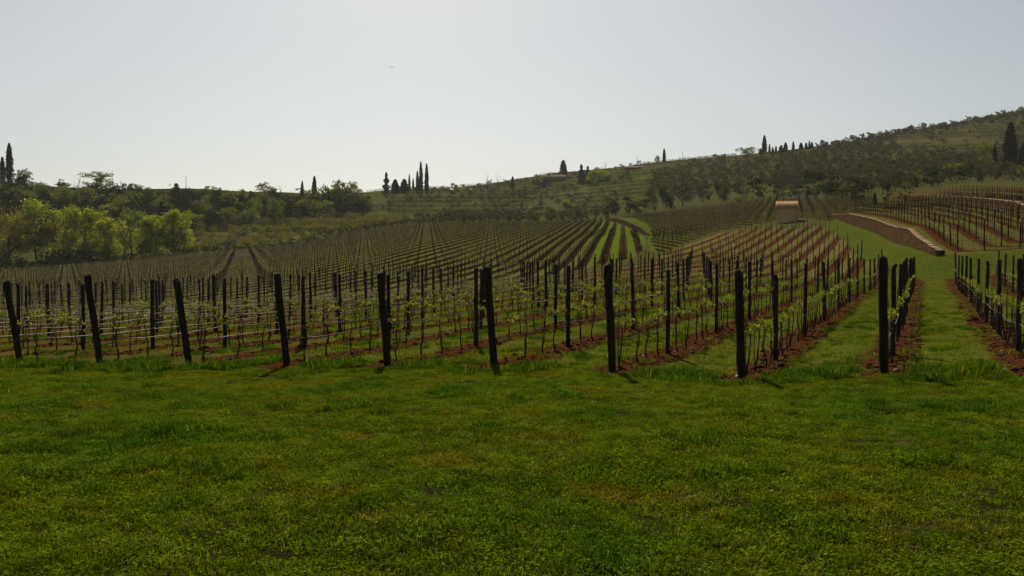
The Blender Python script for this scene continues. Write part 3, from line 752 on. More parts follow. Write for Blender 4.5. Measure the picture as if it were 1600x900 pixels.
# ------------------------------------------------------------------ trees
def crown(seed, kind, n, leaf, H=1.0, Wd=1.0):
    """a crown of leaf clumps for a plant of height 1, returned as quads with a tint per clump; plus its limbs"""
    g = np.random.default_rng(seed)
    if kind in ('broad', 'mid', 'round'):
        base = .13
        nl = 26; lob = []
        for i in range(nl):
            z = g.uniform(base, .86); wmax = Wd * .5 * math.sqrt(max(.08, 1 - ((z - .50) / .50) ** 2)) 
            a = g.uniform(0, 6.28); d = wmax * math.sqrt(g.random()) * .86
            lob.append((d * math.cos(a), d * math.sin(a), z, g.uniform(.13, .20) * Wd, g.uniform(.11, .17)))
        lob.append((g.normal(0, .04), g.normal(0, .04), .86, .15 * Wd, .13))
    elif kind == 'evergreen':
        lob = []
        for i in range(10):
            z = g.uniform(.15, .85); a = g.uniform(0, 6.28); d = Wd * .36 * math.sqrt(max(.05, 1 - ((z - .45) / .55) ** 2)) * g.uniform(.2, 1)
            lob.append((d * math.cos(a), d * math.sin(a), z, g.uniform(.16, .26) * Wd, g.uniform(.12, .2)))
    elif kind == 'olive':
        lob = []
        for i in range(7):
            z = g.uniform(.28, .82); a = g.uniform(0, 6.28); d = Wd * .36 * g.uniform(.2, 1)
            lob.append((d * math.cos(a), d * math.sin(a), z, g.uniform(.17, .25) * Wd, g.uniform(.13, .19)))
    elif kind == 'shrub':
        lob = []
        for i in range(7):
            z = g.uniform(.15, .75); a = g.uniform(0, 6.28); d = Wd * .42 * g.uniform(0, 1) * (1.15 - z * .6)
            lob.append((d * math.cos(a), d * math.sin(a), z, g.uniform(.18, .28) * Wd, g.uniform(.15, .24)))
    if kind in ('cypress', 'fat', 'conifer'):
        zs = g.random(n) ** .85
        if kind == 'cypress': prof = lambda z: np.clip(np.minimum(1, (z + .02) / .10) ** .5 * (1 - z ** 2.6) ** .8, 0.02, 1)
        elif kind == 'fat': prof = lambda z: np.clip(np.minimum(1, (z + .03) / .15) ** .5 * (1 - z ** 2.2) ** .7, .03, 1)
        else: prof = lambda z: np.clip((1 - z) ** .75 * (.78 + .32 * np.sin(z * 22)), .04, 1) * np.minimum(1, z / .07 + .3)
        a = g.uniform(0, 2 * np.pi, n); bump = 1 + .13 * np.sin(a * 3 + zs * 17) + .10 * np.sin(a * 5 - zs * 31) + (.3 * np.sin(a * 2 + np.floor(zs * 9) * 2.4) if kind == 'conifer' else 0)
        r = .5 * Wd * prof(zs) * bump * g.uniform(.2, 1, n) ** .6
        c = np.column_stack([r * np.cos(a), r * np.sin(a), .03 + zs * .96])
        v, f, cc = leafquads(g, c, leaf, leaf * .25, (.6, 1.4))
        return v, f, cc, []
    lob = np.array(lob); ncl = max(24, n // 14)
    li = g.integers(0, len(lob), ncl); d = g.normal(size=(ncl, 3)); d /= np.linalg.norm(d, axis=1)[:, None]
    rr_ = g.uniform(.25, 1, ncl) ** .45
    cl = lob[li, :3] + d * rr_[:, None] * lob[li][:, [3, 3, 4]]
    ci = g.integers(0, ncl, n); tint = g.uniform(.55, 1.4, ncl)
    c = cl[ci] + g.normal(0, 1, (n, 3)) * np.array([.034 * max(Wd, .7), .034 * max(Wd, .7), .026])
    v, f, cc = leafquads(g, c, leaf, leaf * .2, (.85, 1.15))
    return v, f, cc * tint[ci], lob
def trunk_mb(seed, lob, kind, r0, M, base=0.):
    g = np.random.default_rng(seed + 1); m = MB()
    hh = .62 if len(lob) else .9; k = 7; zs = np.linspace(-.03, hh, k); wob = np.cumsum(g.normal(0, .010, (k, 2)), 0); wob -= wob[0]
    m.tube(np.column_stack([wob, zs]), r0 * np.linspace(1.15, .35, k), 7)
    for l in list(lob)[:10]:
        t = g.uniform(.22, .6) if kind != 'shrub' else .05; b = np.array([np.interp(t, zs, wob[:, 0]), np.interp(t, zs, wob[:, 1]), t]) if l[2] > t else np.array([0, 0, .15])
        e = np.array(l[:3]) * np.array([1, 1, 1.02]); mid = (b + e) / 2 + np.array([0, 0, -.02]) + g.normal(0, .012, 3)
        m.tube([b, mid, e], r0 * np.array([.5, .3, .1]), 5)
    return m
KIT = {}
def kit(key, kind, n, leaf, Wd, r0, num, lmat, joined=False):
    out = []
    for i in range(num):
        seed = sum(ord(ch) for ch in key) * 31 + i * 7
        v, f, cc, lob = crown(seed, kind, n, leaf, 1, Wd)
        t = trunk_mb(seed, lob, kind, r0, M_trunk)
        if joined:
            t.add(v, f, 1, cc); out.append((t.mesh(key, [M_trunk, lmat]),))
        else:
            c = MB(); c.add(v, f, 0, cc); out.append((t.mesh('trunk', [M_trunk]), c.mesh('crown', [lmat])))
    KIT[key] = out
kit('bright', 'broad', 9000, .030, .84, .016, 4, L_bright)
kit('brown', 'broad', 3600, .026, 1.0, .018, 2, L_brown)
kit('sparse', 'broad', 1900, .028, .62, .016, 2, L_mid)
kit('mid', 'mid', 2400, .045, .95, .022, 4, L_mid)
kit('ever', 'evergreen', 1100, .050, .95, .022, 5, L_dark)
kit('olive', 'olive', 420, .070, 1.15, .035, 5, L_olive)
kit('cyp', 'cypress', 2000, .042, .19, .016, 3, L_cyp)
kit('fat', 'fat', 2200, .058, .36, .02, 3, L_cyp)
kit('conifer', 'conifer', 2000, .06, .55, .022, 3, L_cyp)
kit('shrub', 'shrub', 420, .085, 1.25, .02, 4, L_shrub)
kit('dshrub', 'shrub', 420, .085, 1.35, .02, 3, L_dark)
kit('oshrub', 'shrub', 420, .08, 1.3, .02, 3, L_olive)
kit('thin', 'broad', 130, .022, .8, .018, 2, L_brown)
TG = np.random.default_rng(77)
def plant(key, name, x, y, z, h, label, cat, group=None, wx=1.0, one=False):
    v = KIT[key][TG.integers(0, len(KIT[key]))]
    root = link(bpy.data.objects.new(name, None)); root.location = (x, y, z - .05); root.rotation_euler.z = TG.uniform(0, 6.28)
    root.scale = (h * wx, h * wx, h)
    for mm in v: link(bpy.data.objects.new(mm.name.split('.')[0], mm), root)
    tag(root, label, cat, group); return root
def tree_at(key, name, px, Y, top, label, cat='tree', group=None, wpx=None, nat=1.0, sink=0.):
    Y = ST(px, Y); x = W(px, Y); z = g1(x, Y) - sink; h = max(1.5, ZP(top, Y) - z)
    wx = 1.0 if wpx is None else wpx / F * Y / (h * nat)
    return plant(key, name, x, Y, z, h, label, cat, group, wx)
# the leafy trees beyond the left edge of the vineyard
for a in ((135, 185, 322, 72, 'tall bright yellow-green tree with a pointed top beyond the left vineyard edge', 'bright'),
          (172, 181, 340, 52, 'smaller bright green tree beside the tall pointed one, beyond the left vineyard edge', 'bright'),
          (236, 184, 335, 52, 'bright green tree standing left of and touching the rounder one', 'bright'),
          (272, 187, 326, 66, 'round bright green tree at the right end of the leafy group', 'bright'),
          (58, 192, 311, 84, 'broad yellow-green tree at the left of the leafy group', 'bright')):
    tree_at(a[5], 'leafy_tree', a[0], a[1], a[2], a[4], group='bright trees beyond the left vineyard edge', wpx=a[3], nat=.84)
tree_at('sparse', 'thin_tree', 206, 192, 320, 'dull green tree with bare slender trunks between the two bright groups', wpx=48, nat=.62)
tree_at('sparse', 'thin_tree', 196, 196, 326, 'slender dull tree just left of the one with bare trunks', wpx=34, nat=.62)
for a in ((14, 182, 322, 70, 'reddish brown budding tree at the left picture edge'), (100, 190, 338, 50, 'brownish budding tree between two bright green ones'), (-20, 186, 318, 70, 'brown budding tree cut by the left picture edge')):
    tree_at('brown', 'budding_tree', a[0], a[1], a[2], a[4], wpx=a[3], nat=1.0)

def scatter(region, n, dmin, seed):
    """random spots inside a region given as (image column, depth) corners, kept dmin apart"""
    pg = poly(*region); g = np.random.default_rng(seed); pts = []; dmin *= 1.35
    lo, hi = pg.min(0), pg.max(0); tries = 0; cell = {}
    while len(pts) < n and tries < n * 40:
        tries += 1; p = lo + (hi - lo) * g.random(2)
        if not inside(p[0:1], p[1:2], pg)[0]: continue
        c = (int(p[0] // dmin), int(p[1] // dmin))
        if any(np.hypot(*(q - p)) < dmin for dx in (-1, 0, 1) for dy in (-1, 0, 1) for q in cell.get((c[0] + dx, c[1] + dy), ())): continue
        cell.setdefault(c, []).append(p); pts.append(p)
    pts = np.array(pts); return pts, gz(pts[:, 0], pts[:, 1])
# dark wood on the bank at the left
pts, zz = scatter([(-150, 242), (230, 246), (330, 270), (430, 292), (575, 322), (575, 350), (450, 335), (300, 318), (100, 310), (-150, 305)], 250, 4.5, 11)
for p, z in zip(pts, zz):
    gk = TG.random() < (.12 if p[1] < 405 else .38)
    plant('mid' if gk else 'ever', 'leafy_tree' if gk else 'evergreen_tree', p[0], p[1], z, TG.uniform(6, 11), ('paler leafy tree ' if gk else 'dark evergreen tree ') + ('low in' if p[1] < 385 else 'halfway up' if p[1] < 418 else 'along the top of') + ' the left wood, ' +
          ('below the two left cypresses' if p[0] / p[1] < -.5 else 'behind the bright trees' if p[0] / p[1] < -.375 else 'right of the dark conifer' if p[0] / p[1] < -.29 else 'in its middle' if p[0] / p[1] < -.22 else 'near its right end'), 'tree', 'trees of the dark wood on the left bank', TG.uniform(.85, 1.25))
pts, zz = scatter([(-120, 320), (200, 322), (420, 335), (560, 350), (560, 372), (420, 360), (200, 345), (-120, 345)], 62, 4.2, 12)
for q, (p, z) in enumerate(zip(pts, zz)):
    key = ('olive', 'mid', 'olive', 'oshrub')[TG.integers(0, 4)]
    plant(key, 'hilltop_tree', p[0], p[1], z, TG.uniform(2.0, 4.6), 'small tree scattered along the left skyline above the dark wood', 'tree', 'small trees on the left skyline', TG.uniform(.9, 1.2))
for px, Y, top, wpx, key, nm, lab in (
        (40, 340, 263, 24, 'mid', 'hilltop_tree', 'pale green round tree on the skyline right of the two left cypresses'),
        (152, 342, 267, 56, 'mid', 'hilltop_tree', 'broad pale green tree highest on the left skyline beside a pole'),
        (415, 350, 284, 34, 'mid', 'hilltop_tree', 'rounded green tree rising from the middle of the left skyline'),
        (125, 340, 268, 20, 'thin', 'bare_tree', 'nearly bare tree on the left skyline before the broad pale one'),
        (440, 352, 284, 20, 'thin', 'bare_tree', 'thin bare tree right of the rounded skyline tree'),
        (460, 345, 290, 18, 'thin', 'bare_tree', 'thin bare tree just left of the small skyline cypresses'),
        (532, 335, 279, 62, 'mid', 'rounded_tree', 'large pale green rounded tree closing the right end of the left wood'),
        (552, 338, 290, 34, 'mid', 'rounded_tree', 'smaller green tree at the very right end of the left wood'),
        (508, 330, 287, 36, 'mid', 'rounded_tree', 'green tree left of the large rounded one in the left wood'),
        (1168, 462, 231, 38, 'mid', 'rounded_tree', 'big round green tree on the skyline left of the cypress row'),
        (1182, 440, 250, 40, 'brown', 'budding_tree', 'brownish tree below the tall skyline cypress'),
        (1150, 440, 252, 36, 'mid', 'rounded_tree', 'green tree below the big round skyline tree'),
        (936, 440, 266, 40, 'bright', 'rounded_tree', 'lime green rounded tree right of the farmhouse'),
        (880, 440, 283, 36, 'mid', 'rounded_tree', 'green tree in front of the right corner of the farmhouse'),
        (900, 430, 290, 30, 'mid', 'rounded_tree', 'fresh green tree below the farmhouse on the right'),
        (820, 445, 283, 36, 'brown', 'budding_tree', 'brownish tree left of the farmhouse wing'),
        (810, 440, 291, 34, 'brown', 'budding_tree', 'lower tawny tree in front of the farmhouse wing'),
        (778, 470, 266, 14, 'thin', 'bare_tree', 'bare tree on the skyline left of the farmhouse'),
        (762, 470, 265, 14, 'thin', 'bare_tree', 'bare tree standing leftmost on the middle skyline'),
        (1027, 515, 242, 11, 'mid', 'rounded_tree', 'small round tree beside the lone skyline cypress'),
        (945, 520, 249, 12, 'thin', 'bare_tree', 'spindly bare tree on the skyline above the lime green tree'),
        (1394, 400, 207, 14, 'thin', 'bare_tree', 'lone bare tree on the right hand skyline below the ridge wood'),
        (1336, 150, 297, 26, 'ever', 'evergreen_tree', 'dark round tree at the foot of the right hill near the hut'),
        (1397, 205, 270, 30, 'ever', 'evergreen_tree', 'dark bushy tree in front of the olive slope'),
        (1420, 212, 274, 30, 'ever', 'evergreen_tree', 'dark bush right of the dark bushy tree before the olive slope'),
        (1338, 200, 276, 30, 'ever', 'evergreen_tree', 'dark tree behind the round tree near the hut'),
        (1385, 150, 298, 26, 'dshrub', 'dark_bush', 'dark bush at the left end of the upper stone wall'),
        (1413, 152, 296, 28, 'dshrub', 'dark_bush', 'dark spreading bush above the upper stone wall'),
        (1536, 262, 220, 26, 'mid', 'rounded_tree', 'green tree left of the big dark cypress'),
        (1150, 132, 330, 17, 'oshrub', 'dark_bush', 'small dark bush growing among the rows left of the hut'),
        (1490, 232, 254, 34, 'mid', 'rounded_tree', 'pale green tree on the slope left of the big dark cypress'),
        (1515, 236, 250, 44, 'ever', 'evergreen_tree', 'dark tree between the pale tree and the big cypress')):
    nat = {'mid': .95, 'thin': .8, 'bright': .84, 'brown': 1., 'ever': .95, 'dshrub': 1.35, 'oshrub': 1.3}[key]
    tree_at(key, nm, px, Y, top, lab, 'bush' if 'bush' in nm else 'tree', None, wpx, nat)
# cypresses
for px, Y, top, wpx, key, lab, grp in (
        (17, 342, 225, 11, 'cyp', 'tall slim cypress on the skyline at the far left', None), (6, 342, 246, 9, 'cyp', 'shorter cypress at the left picture edge beside a taller one', None),
        (473, 340, 283, 6, 'cyp', 'small cypress tip on the left skyline, left of its companion', None), (492, 338, 276, 9, 'cyp', 'small cypress rising behind the rounded trees of the left wood', None),
        (277, 322, 287, 18, 'conifer', 'dark conifer standing out at the top of the left wood', None), (253, 245, 318, 14, 'conifer', 'dark pointed conifer behind the bright green trees', None),
        (658, 428, 253, 6.5, 'cyp', 'tallest cypress of the group on the middle skyline', 0), (667, 432, 256, 6.5, 'cyp', 'right hand cypress of the group on the middle skyline', 0),
        (652.5, 430, 267, 5, 'cyp', 'medium cypress touching the tallest one of the middle group', 0), (640, 432, 273, 4, 'cyp', 'slim cypress in the gap of the middle group', 0),
        (646, 434, 279, 3.5, 'cyp', 'thinnest small cypress of the middle group', 0), (604, 424, 270, 15, 'conifer', 'broad ragged conifer at the left end of the middle cypress group', 0),
        (618, 428, 281, 14, 'fat', 'stout dark conifer next to the broad ragged one', 0), (632, 430, 280, 13, 'fat', 'stout dark conifer in the middle of the cypress group', 0),
        (880, 520, 251, 12, 'fat', 'stout dark cypress above the farmhouse', None), (908, 455, 258, 16, 'conifer', 'ragged dark conifer right of the farmhouse', None), (918, 458, 260, 14, 'conifer', 'dark conifer close to the ragged one right of the farmhouse', None),
        (801, 450, 276, 6, 'cyp', 'small dark cypress left of the farmhouse', None), (1037, 515, 233, 5.5, 'cyp', 'lone cypress on the middle skyline', None),
        (1193, 472, 215, 6.5, 'cyp', 'tallest cypress of the row on the right skyline', 1), (1187, 470, 235, 5, 'fat', 'dark stub of a cypress left of the tallest in the row', 1),
        (1201, 472, 228, 3, 'cyp', 'slim cypress just right of the tallest in the skyline row', 1), (1206, 472, 233, 4, 'fat', 'low cypress third from the left in the skyline row', 1),
        (1211, 472, 231, 3.4, 'cyp', 'slim short cypress mid-left in the skyline row', 1), (1219, 474, 230, 6, 'fat', 'rounded cypress left of the middle of the skyline row', 1),
        (1226, 474, 226, 5.5, 'fat', 'rounded cypress in the middle of the skyline row', 1), (1238, 476, 224, 3.4, 'cyp', 'slim cypress standing apart in the right half of the row', 1),
        (1250, 476, 226, 5.5, 'fat', 'rounded cypress third from the right in the skyline row', 1), (1258, 478, 226, 4, 'cyp', 'cypress second from the right end of the skyline row', 1),
        (1263, 478, 223, 3, 'cyp', 'thin tall cypress near the right end of the row', 1), (1267, 478, 225, 4, 'cyp', 'last cypress at the right end of the skyline row', 1),
        (1576, 262, 194, 21, 'fat', 'big dark cypress on the right hand slope', None), (1552, 268, 228, 8, 'fat', 'small dark cypress left of the big one on the slope', None),
        (1595, 262, 226, 12, 'fat', 'dark cypress right of the big one at the picture edge', None), (1366, 140, 301, 6, 'fat', 'little cypress above the curving stone wall', None)):
    nat = {'cyp': .19, 'fat': .36, 'conifer': .55}[key]
    if grp == 1: top -= 2.5; wpx *= 1.25
    tree_at(key, 'cypress' if key != 'conifer' else 'conifer', px, Y, top, lab, 'tree', (None if grp is None else ('cypress group on the middle skyline', 'cypress row on the right skyline')[grp]), wpx, nat)
# dark and grey bushes closing the far side of the vineyard and the slope behind it
def wherebush(p):
    px_ = 800 + F * p[0] / p[1]
    return 'behind the bright grass wedge' if px_ < 1010 else 'above the rows left of the hut' if px_ < 1110 else 'left behind the hut' if px_ < 1200 else 'right behind the hut'
pts, zz = scatter([(955, 214), (1080, 222), (1200, 212), (1290, 200), (1300, 262), (1180, 285), (1050, 285), (945, 262)], 78, 4.6, 21)
for p, z in zip(pts, zz):
    q_ = TG.integers(0, 2)
    plant((('ever', 'olive'), ('dshrub', 'oshrub'))[q_][TG.integers(0, 2)], 'dark_bush', p[0], p[1], z, TG.uniform(4.2, 6.5) if q_ == 0 else TG.uniform(3, 5), ('tall' if q_ == 0 else 'low') + ' dull bush below the olive slope, ' + wherebush(p), 'bush', 'dark bushes at the foot of the olive slope', TG.uniform(.9, 1.25))
pts, zz = scatter([(655, 233), (800, 221), (945, 206), (960, 226), (940, 262), (800, 270), (660, 258)], 80, 3.2, 22)
for p, z in zip(pts, zz):
    plant(('oshrub', 'oshrub', 'olive', 'dshrub')[TG.integers(0, 4)], 'olive_bush', p[0], p[1], z, TG.uniform(2.8, 5.8), 'grey-green bush in the band along the far end of the vine rows', 'bush', 'grey-green bushes beyond the far vineyard edge', TG.uniform(.9, 1.3))
# low dark hedge on the far left edge of the vineyard
edge = poly((-60, 134), (0, 141.5), (150, 161.5), (300, 182), (500, 212.5), (600, 226), (640, 232), (680, 229))
for a, b in zip(edge[:-1], edge[1:]):
    L = np.hypot(*(b - a)); d = (b - a) / L
    for s in np.arange(0, L, 2.4):
        p = a + d * s + TG.normal(0, .5, 2) + np.array([-d[1], d[0]]) * 1.2
        plant('dshrub', 'hedge_bush', p[0], p[1], g1(*p), TG.uniform(1.5, 3.1), 'low dark bush in the hedge along the left edge of the vineyard', 'bush', 'hedge bushes along the left vineyard edge', TG.uniform(1, 1.5))
pts, zz = scatter([(-60, 158), (110, 172), (190, 176), (190, 190), (-60, 180)], 22, 2.6, 24)
for p, z in zip(pts, zz):
    plant('dshrub', 'dark_bush', p[0], p[1], z, TG.uniform(3, 6.5), 'dark undergrowth bush at the feet of the leafy trees on the left', 'bush', 'undergrowth below the leafy trees', 1.1)
pts, zz = scatter([(1252, 188), (1300, 163), (1400, 172), (1480, 192), (1640, 205), (1640, 245), (1450, 232), (1300, 222)], 95, 3.6, 41)
for p, z in zip(pts, zz):
    if inside(p[0:1], p[1:2], E2_POLY)[0] or inside(p[0:1], p[1:2], E_POLY)[0]: continue
    key = ('dshrub', 'ever', 'oshrub', 'olive', 'shrub')[TG.integers(0, 5)]; px_ = 800 + F * p[0] / p[1]
    plant(key, 'slope_bush', p[0], p[1], z, TG.uniform(2.2, 5.0), {'dshrub': 'dark spreading bush', 'ever': 'dark rounded bush', 'oshrub': 'grey-green bush', 'olive': 'small olive-like bush', 'shrub': 'yellowish bush'}[key] + ' at the foot of the right hill, ' +
          ('just right of the hut' if px_ < 1320 else 'above the curving wall' if px_ < 1400 else 'above the upper wall' if px_ < 1500 else 'below the big cypress'), 'bush', 'bushes at the foot of the right hill', TG.uniform(.9, 1.3))
# yellow-green scrub in the hollow beyond the left edge
pts, zz = scatter([(305, 196), (420, 208), (560, 224), (640, 240), (640, 268), (565, 316), (430, 286), (330, 262), (245, 236), (235, 215)], 240, 2.6, 25)
for p, z in zip(pts, zz):
    key = ('shrub', 'shrub', 'shrub', 'brown', 'oshrub')[TG.integers(0, 5)]
    plant(key, 'scrub_bush', p[0], p[1], z, TG.uniform(2.0, 5.0), {'shrub': 'yellow-green', 'brown': 'tawny', 'oshrub': 'grey-green'}[key] + ' bush in the scrub of the hollow, ' + ('beside the leafy trees' if p[0] / p[1] < -.31 else 'below the dark wood' if p[0] / p[1] < -.2 else 'below the cypress group'), 'bush', 'scrub in the hollow', TG.uniform(.95, 1.4))
# olives on the terraces: the middle slope and the big right hill
oliv = []
for reg, n_, dm, sd in (([(690, 290), (960, 262), (1000, 330), (980, 440), (700, 420)], 95, 6.5, 31), ([(590, 330), (800, 420), (800, 480), (600, 440)], 40, 6, 35),
                        ([(690, 452), (860, 486), (1000, 508), (1000, 525), (860, 530), (690, 488)], 60, 5.5, 36),
                        ([(1010, 285), (1200, 285), (1270, 215), (1300, 172), (1450, 196), (1620, 228), (1740, 240), (1740, 560), (1400, 505), (1260, 482), (1140, 462), (1020, 420)], 2500, 4.2, 32),
                        ([(1280, 486), (1400, 485), (1500, 500), (1640, 512), (1640, 540), (1500, 522), (1400, 508), (1280, 500)], 110, 3.8, 33)):
    pts, zz = scatter(reg, n_, dm, sd)
    for p, z in zip(pts, zz):
        pxx = 800 + F * p[0] / p[1]
        if 1400 < pxx < 1585 and 440 < p[1] < 590 and TG.random() < .90 * sm(.25, .5, (p[1] - 440) / 80 + (pxx - 1400) / 400): continue           # open vineyard strip on the hill
        if 1135 < pxx < 1275 and p[1] > 540: continue
        if 905 < pxx < 1000 and 440 < p[1] < 600 and TG.random() < .6: continue
        oliv.append((p[0], p[1], z, TG.uniform(2.8, 5.2)))
oliv.sort(key=lambda t: -t[3] / t[1] * (1 if abs(t[0] / t[1]) < .62 else .01))
kit('olive_tree', 'olive', 240, .10, 1.15, .035, 5, L_olive, True)
kit('olive_far', 'olive', 120, .14, 1.15, .035, 4, L_olive, True)
mass = []
for q, (x, y, z, h) in enumerate(oliv):
    mm = KIT['olive_tree'][TG.integers(0, 5)][0]; rz = TG.uniform(0, 6.28); wx = TG.uniform(.9, 1.2)
    if q < 290:
        o = link(bpy.data.objects.new('olive_tree', mm)); o.location = (x, y, z); o.rotation_euler.z = rz; o.scale = (h * wx, h * wx, h)
        side = 'right hand hill' if x / y > .16 else 'middle slope'; pxx = 800 + F * x / y
        zone_ = ('near the ridge' if y > 560 else 'halfway up' if y > 430 else 'on the lower terraces')
        where = ('below the group of tall cypresses' if pxx < 690 else 'left of the farmhouse' if pxx < 830 else 'around the farmhouse' if pxx < 930 else 'below the lone skyline cypress') if side == 'middle slope' else \
            ('below the skyline cypress row' if pxx < 1270 else 'above the hut and walls' if pxx < 1400 else 'left of the big cypress' if pxx < 1560 else 'at the big cypress')
        tag(o, f'grey-green olive tree {zone_} of the {side}, {where}'.replace('on the lower terraces of', 'low on').replace('halfway up of', 'halfway up'), 'olive tree', f'olive trees on the {side}')
    else: mass.append((KIT['olive_far'][TG.integers(0, 4)][0], x, y, z, h, rz, wx))
cache = {}
def arrays(mm):
    if mm.name not in cache:
        v = np.empty(len(mm.vertices) * 3, np.float32); mm.vertices.foreach_get('co', v)
        st = np.empty(len(mm.polygons), np.int32); mm.polygons.foreach_get('loop_start', st); tt = np.empty(len(mm.polygons), np.int32); mm.polygons.foreach_get('loop_total', tt)
        li = np.empty(len(mm.loops), np.int32); mm.loops.foreach_get('vertex_index', li); mi = np.empty(len(mm.polygons), np.int32); mm.polygons.foreach_get('material_index', mi)
        lc = np.empty(len(mm.polygons), np.float32); mm.attributes['lc'].data.foreach_get('value', lc)
        k4 = tt == 4; f = li[st[k4][:, None] + np.arange(4)]; cache[mm.name] = (v.reshape(-1, 3), f, mi[k4], lc[k4])
    return cache[mm.name]
big = MB()
for mm, x, y, z, h, rz, wx in mass:
    v, f, mi, lc = arrays(mm); c, s = math.cos(rz), math.sin(rz)
    vv = np.column_stack([(v[:, 0] * c - v[:, 1] * s) * h * wx + x, (v[:, 0] * s + v[:, 1] * c) * h * wx + y, v[:, 2] * h + z])
    tint = TG.uniform(.8, 1.2); nm = mi == 1
    big.v.append(vv); big.f[4].append(f + big.n); big.m[4].append(mi); big.c[4].append(lc * tint); big.n += len(vv)
ob = big.build('olive_grove', [M_trunk, L_olive]); tag(ob, 'mass of grey-green olive trees covering the upper right hill', 'olive trees', None, 'stuff')

# contour hedges and vine strips that draw the terrace lines on the middle and left slopes
def strip_row(px0, Y0, px1, Y1, n_, h, key, lab, grp):
    for t in (np.arange(n_) + .5) / n_:
        Y = Y0 + (Y1 - Y0) * t; x = W(px0 + (px1 - px0) * t, Y) + TG.normal(0, .4)
        plant(key, 'terrace_bush', x, Y + TG.normal(0, .5), g1(x, Y), h * TG.uniform(.7, 1.3), lab, 'bush', grp, 1.4)
# low hedges and vine strips running along the terrace edges: contour lines of the slopes
hv = MB(); lv, lf, lc_ = [], [], []; base = 0
HG = np.random.default_rng(91)
for (p0_, p1_, Y0, Y1, dz, gapf) in ((575, 1150, 425, 670, 4.4, .34), (1150, 1660, 260, 580, 4.4, .5), (-80, 575, 445, 482, 4.4, .3)):
    cols = np.arange(p0_, p1_, 3.2); Ys = np.arange(Y0, Y1, 1.2)
    X_ = (cols[None, :] - 800) / F * Ys[:, None]; Y_ = np.repeat(Ys[:, None], len(cols), 1); Z_ = gz(X_, Y_)
    lev = np.floor(Z_ / dz + .06)
    cr = (lev[1:] > lev[:-1])
    ii, jj = np.where(cr)
    cx_, cy_, cz_ = X_[1:][ii, jj], Y_[1:][ii, jj], Z_[1:][ii, jj]
    keep = (vnoise_(cx_, cz_ * 7, .05, 3) > gapf) & ~inside(cx_, cy_, E2_POLY) & ~inside(cx_, cy_, E_POLY) & ~inside(cx_, cy_, C_POLY)
    cx_, cy_, cz_ = cx_[keep], cy_[keep], cz_[keep]
    nq = 16
    c = np.repeat(np.column_stack([cx_, cy_, cz_]), nq, 0) + HG.normal(0, 1, (len(cx_) * nq, 3)) * np.array([.7, .45, .0]) + np.column_stack([np.zeros((len(cx_) * nq, 2)), HG.uniform(.05, 1.5, len(cx_) * nq)])
    v, f, cc = leafquads(HG, c, .55, .1, (.6, 1.4)); lv.append(v); lf.append(f + base); lc_.append(cc); base += len(v)
hm = MB(); hm.add(np.concatenate(lv), np.concatenate(lf), 0, np.concatenate(lc_)); ho = hm.build('terrace_hedges', [L_hedge])
tag(ho, 'low dark hedges and vine strips following the terrace edges of the far slopes', 'hedges', None, 'stuff')

# ------------------------------------------------------------------ utility poles and birds
for px, Y, top, lab in ((1066, 508, 237, 'utility pole on the middle skyline right of the lone cypress'), (177, 336, 267, 'thin pole on the left skyline beside the broad pale tree'),
                        (292, 342, 275, 'thin pole on the left skyline right of the dark conifer'), (995, 512, 242, 'faint thin pole on the skyline left of the lone cypress'), (631, 262, 321, 'single pole in the field below the cypress group')):
    Y = ST(px, Y); x = W(px, Y); z = g1(x, Y); h = ZP(top, Y) - z
    po = link(bpy.data.objects.new('utility_pole', None)); po.location = (x, Y, z); tag(po, lab, 'pole')
    m = MB(); m.tube([(0, 0, -.3), (.02, 0, h * .5), (0, 0, h)], [.16, .13, .10], 7); m.build('pole', [M_post], po)
    if px == 1066:
        m = MB(); m.box(-.8, .8, -.08, .08, h - .75, h - .58); ca = m.build('crossarm', [M_post], po)
        for q in (-.65, 0, .65):
            m = MB(); m.tube([(q, 0, h - .58), (q, 0, h - .34)], [.07, .04], 6); m.build('insulator', [M_white], ca)
for px, py, Y, sp_, lab in ((613, 107, 200, .95, 'small dark bird flying high left of centre in the pale sky'), (807, 53, 260, .6, 'tiny dark bird near the top middle of the sky')):
    m = MB(); t = np.linspace(-.5, .5, 7)
    m.tube(np.column_stack([t * .15, t * .42, t * 0]), [.004, .022, .045, .05, .04, .03, .028], 6)
    b = link(bpy.data.objects.new('bird', m.mesh('bird', [M_black]))); b.location = (W(px, Y), Y, ZP(py, Y)); b.scale = (sp_ * 1.4,) * 3; tag(b, lab, 'bird')
    for s in (-1, 1):
        wv_ = np.array([(0, .1, .02), (0, -.07, .02), (s * .22, .07, .10), (s * .22, -.07, .09), (s * .5, -.03, .05), (s * .5, -.10, .05)]); m = MB()
        vv = np.concatenate([wv_, wv_ - [0, 0, .012]]); m.add(vv, [(0, 1, 3, 2), (2, 3, 5, 4), (6, 8, 9, 7), (8, 10, 11, 9), (0, 2, 8, 6), (2, 4, 10, 8), (1, 7, 9, 3), (3, 9, 11, 5), (4, 5, 11, 10), (0, 6, 7, 1)])
        m.build('wing', [M_black], b)

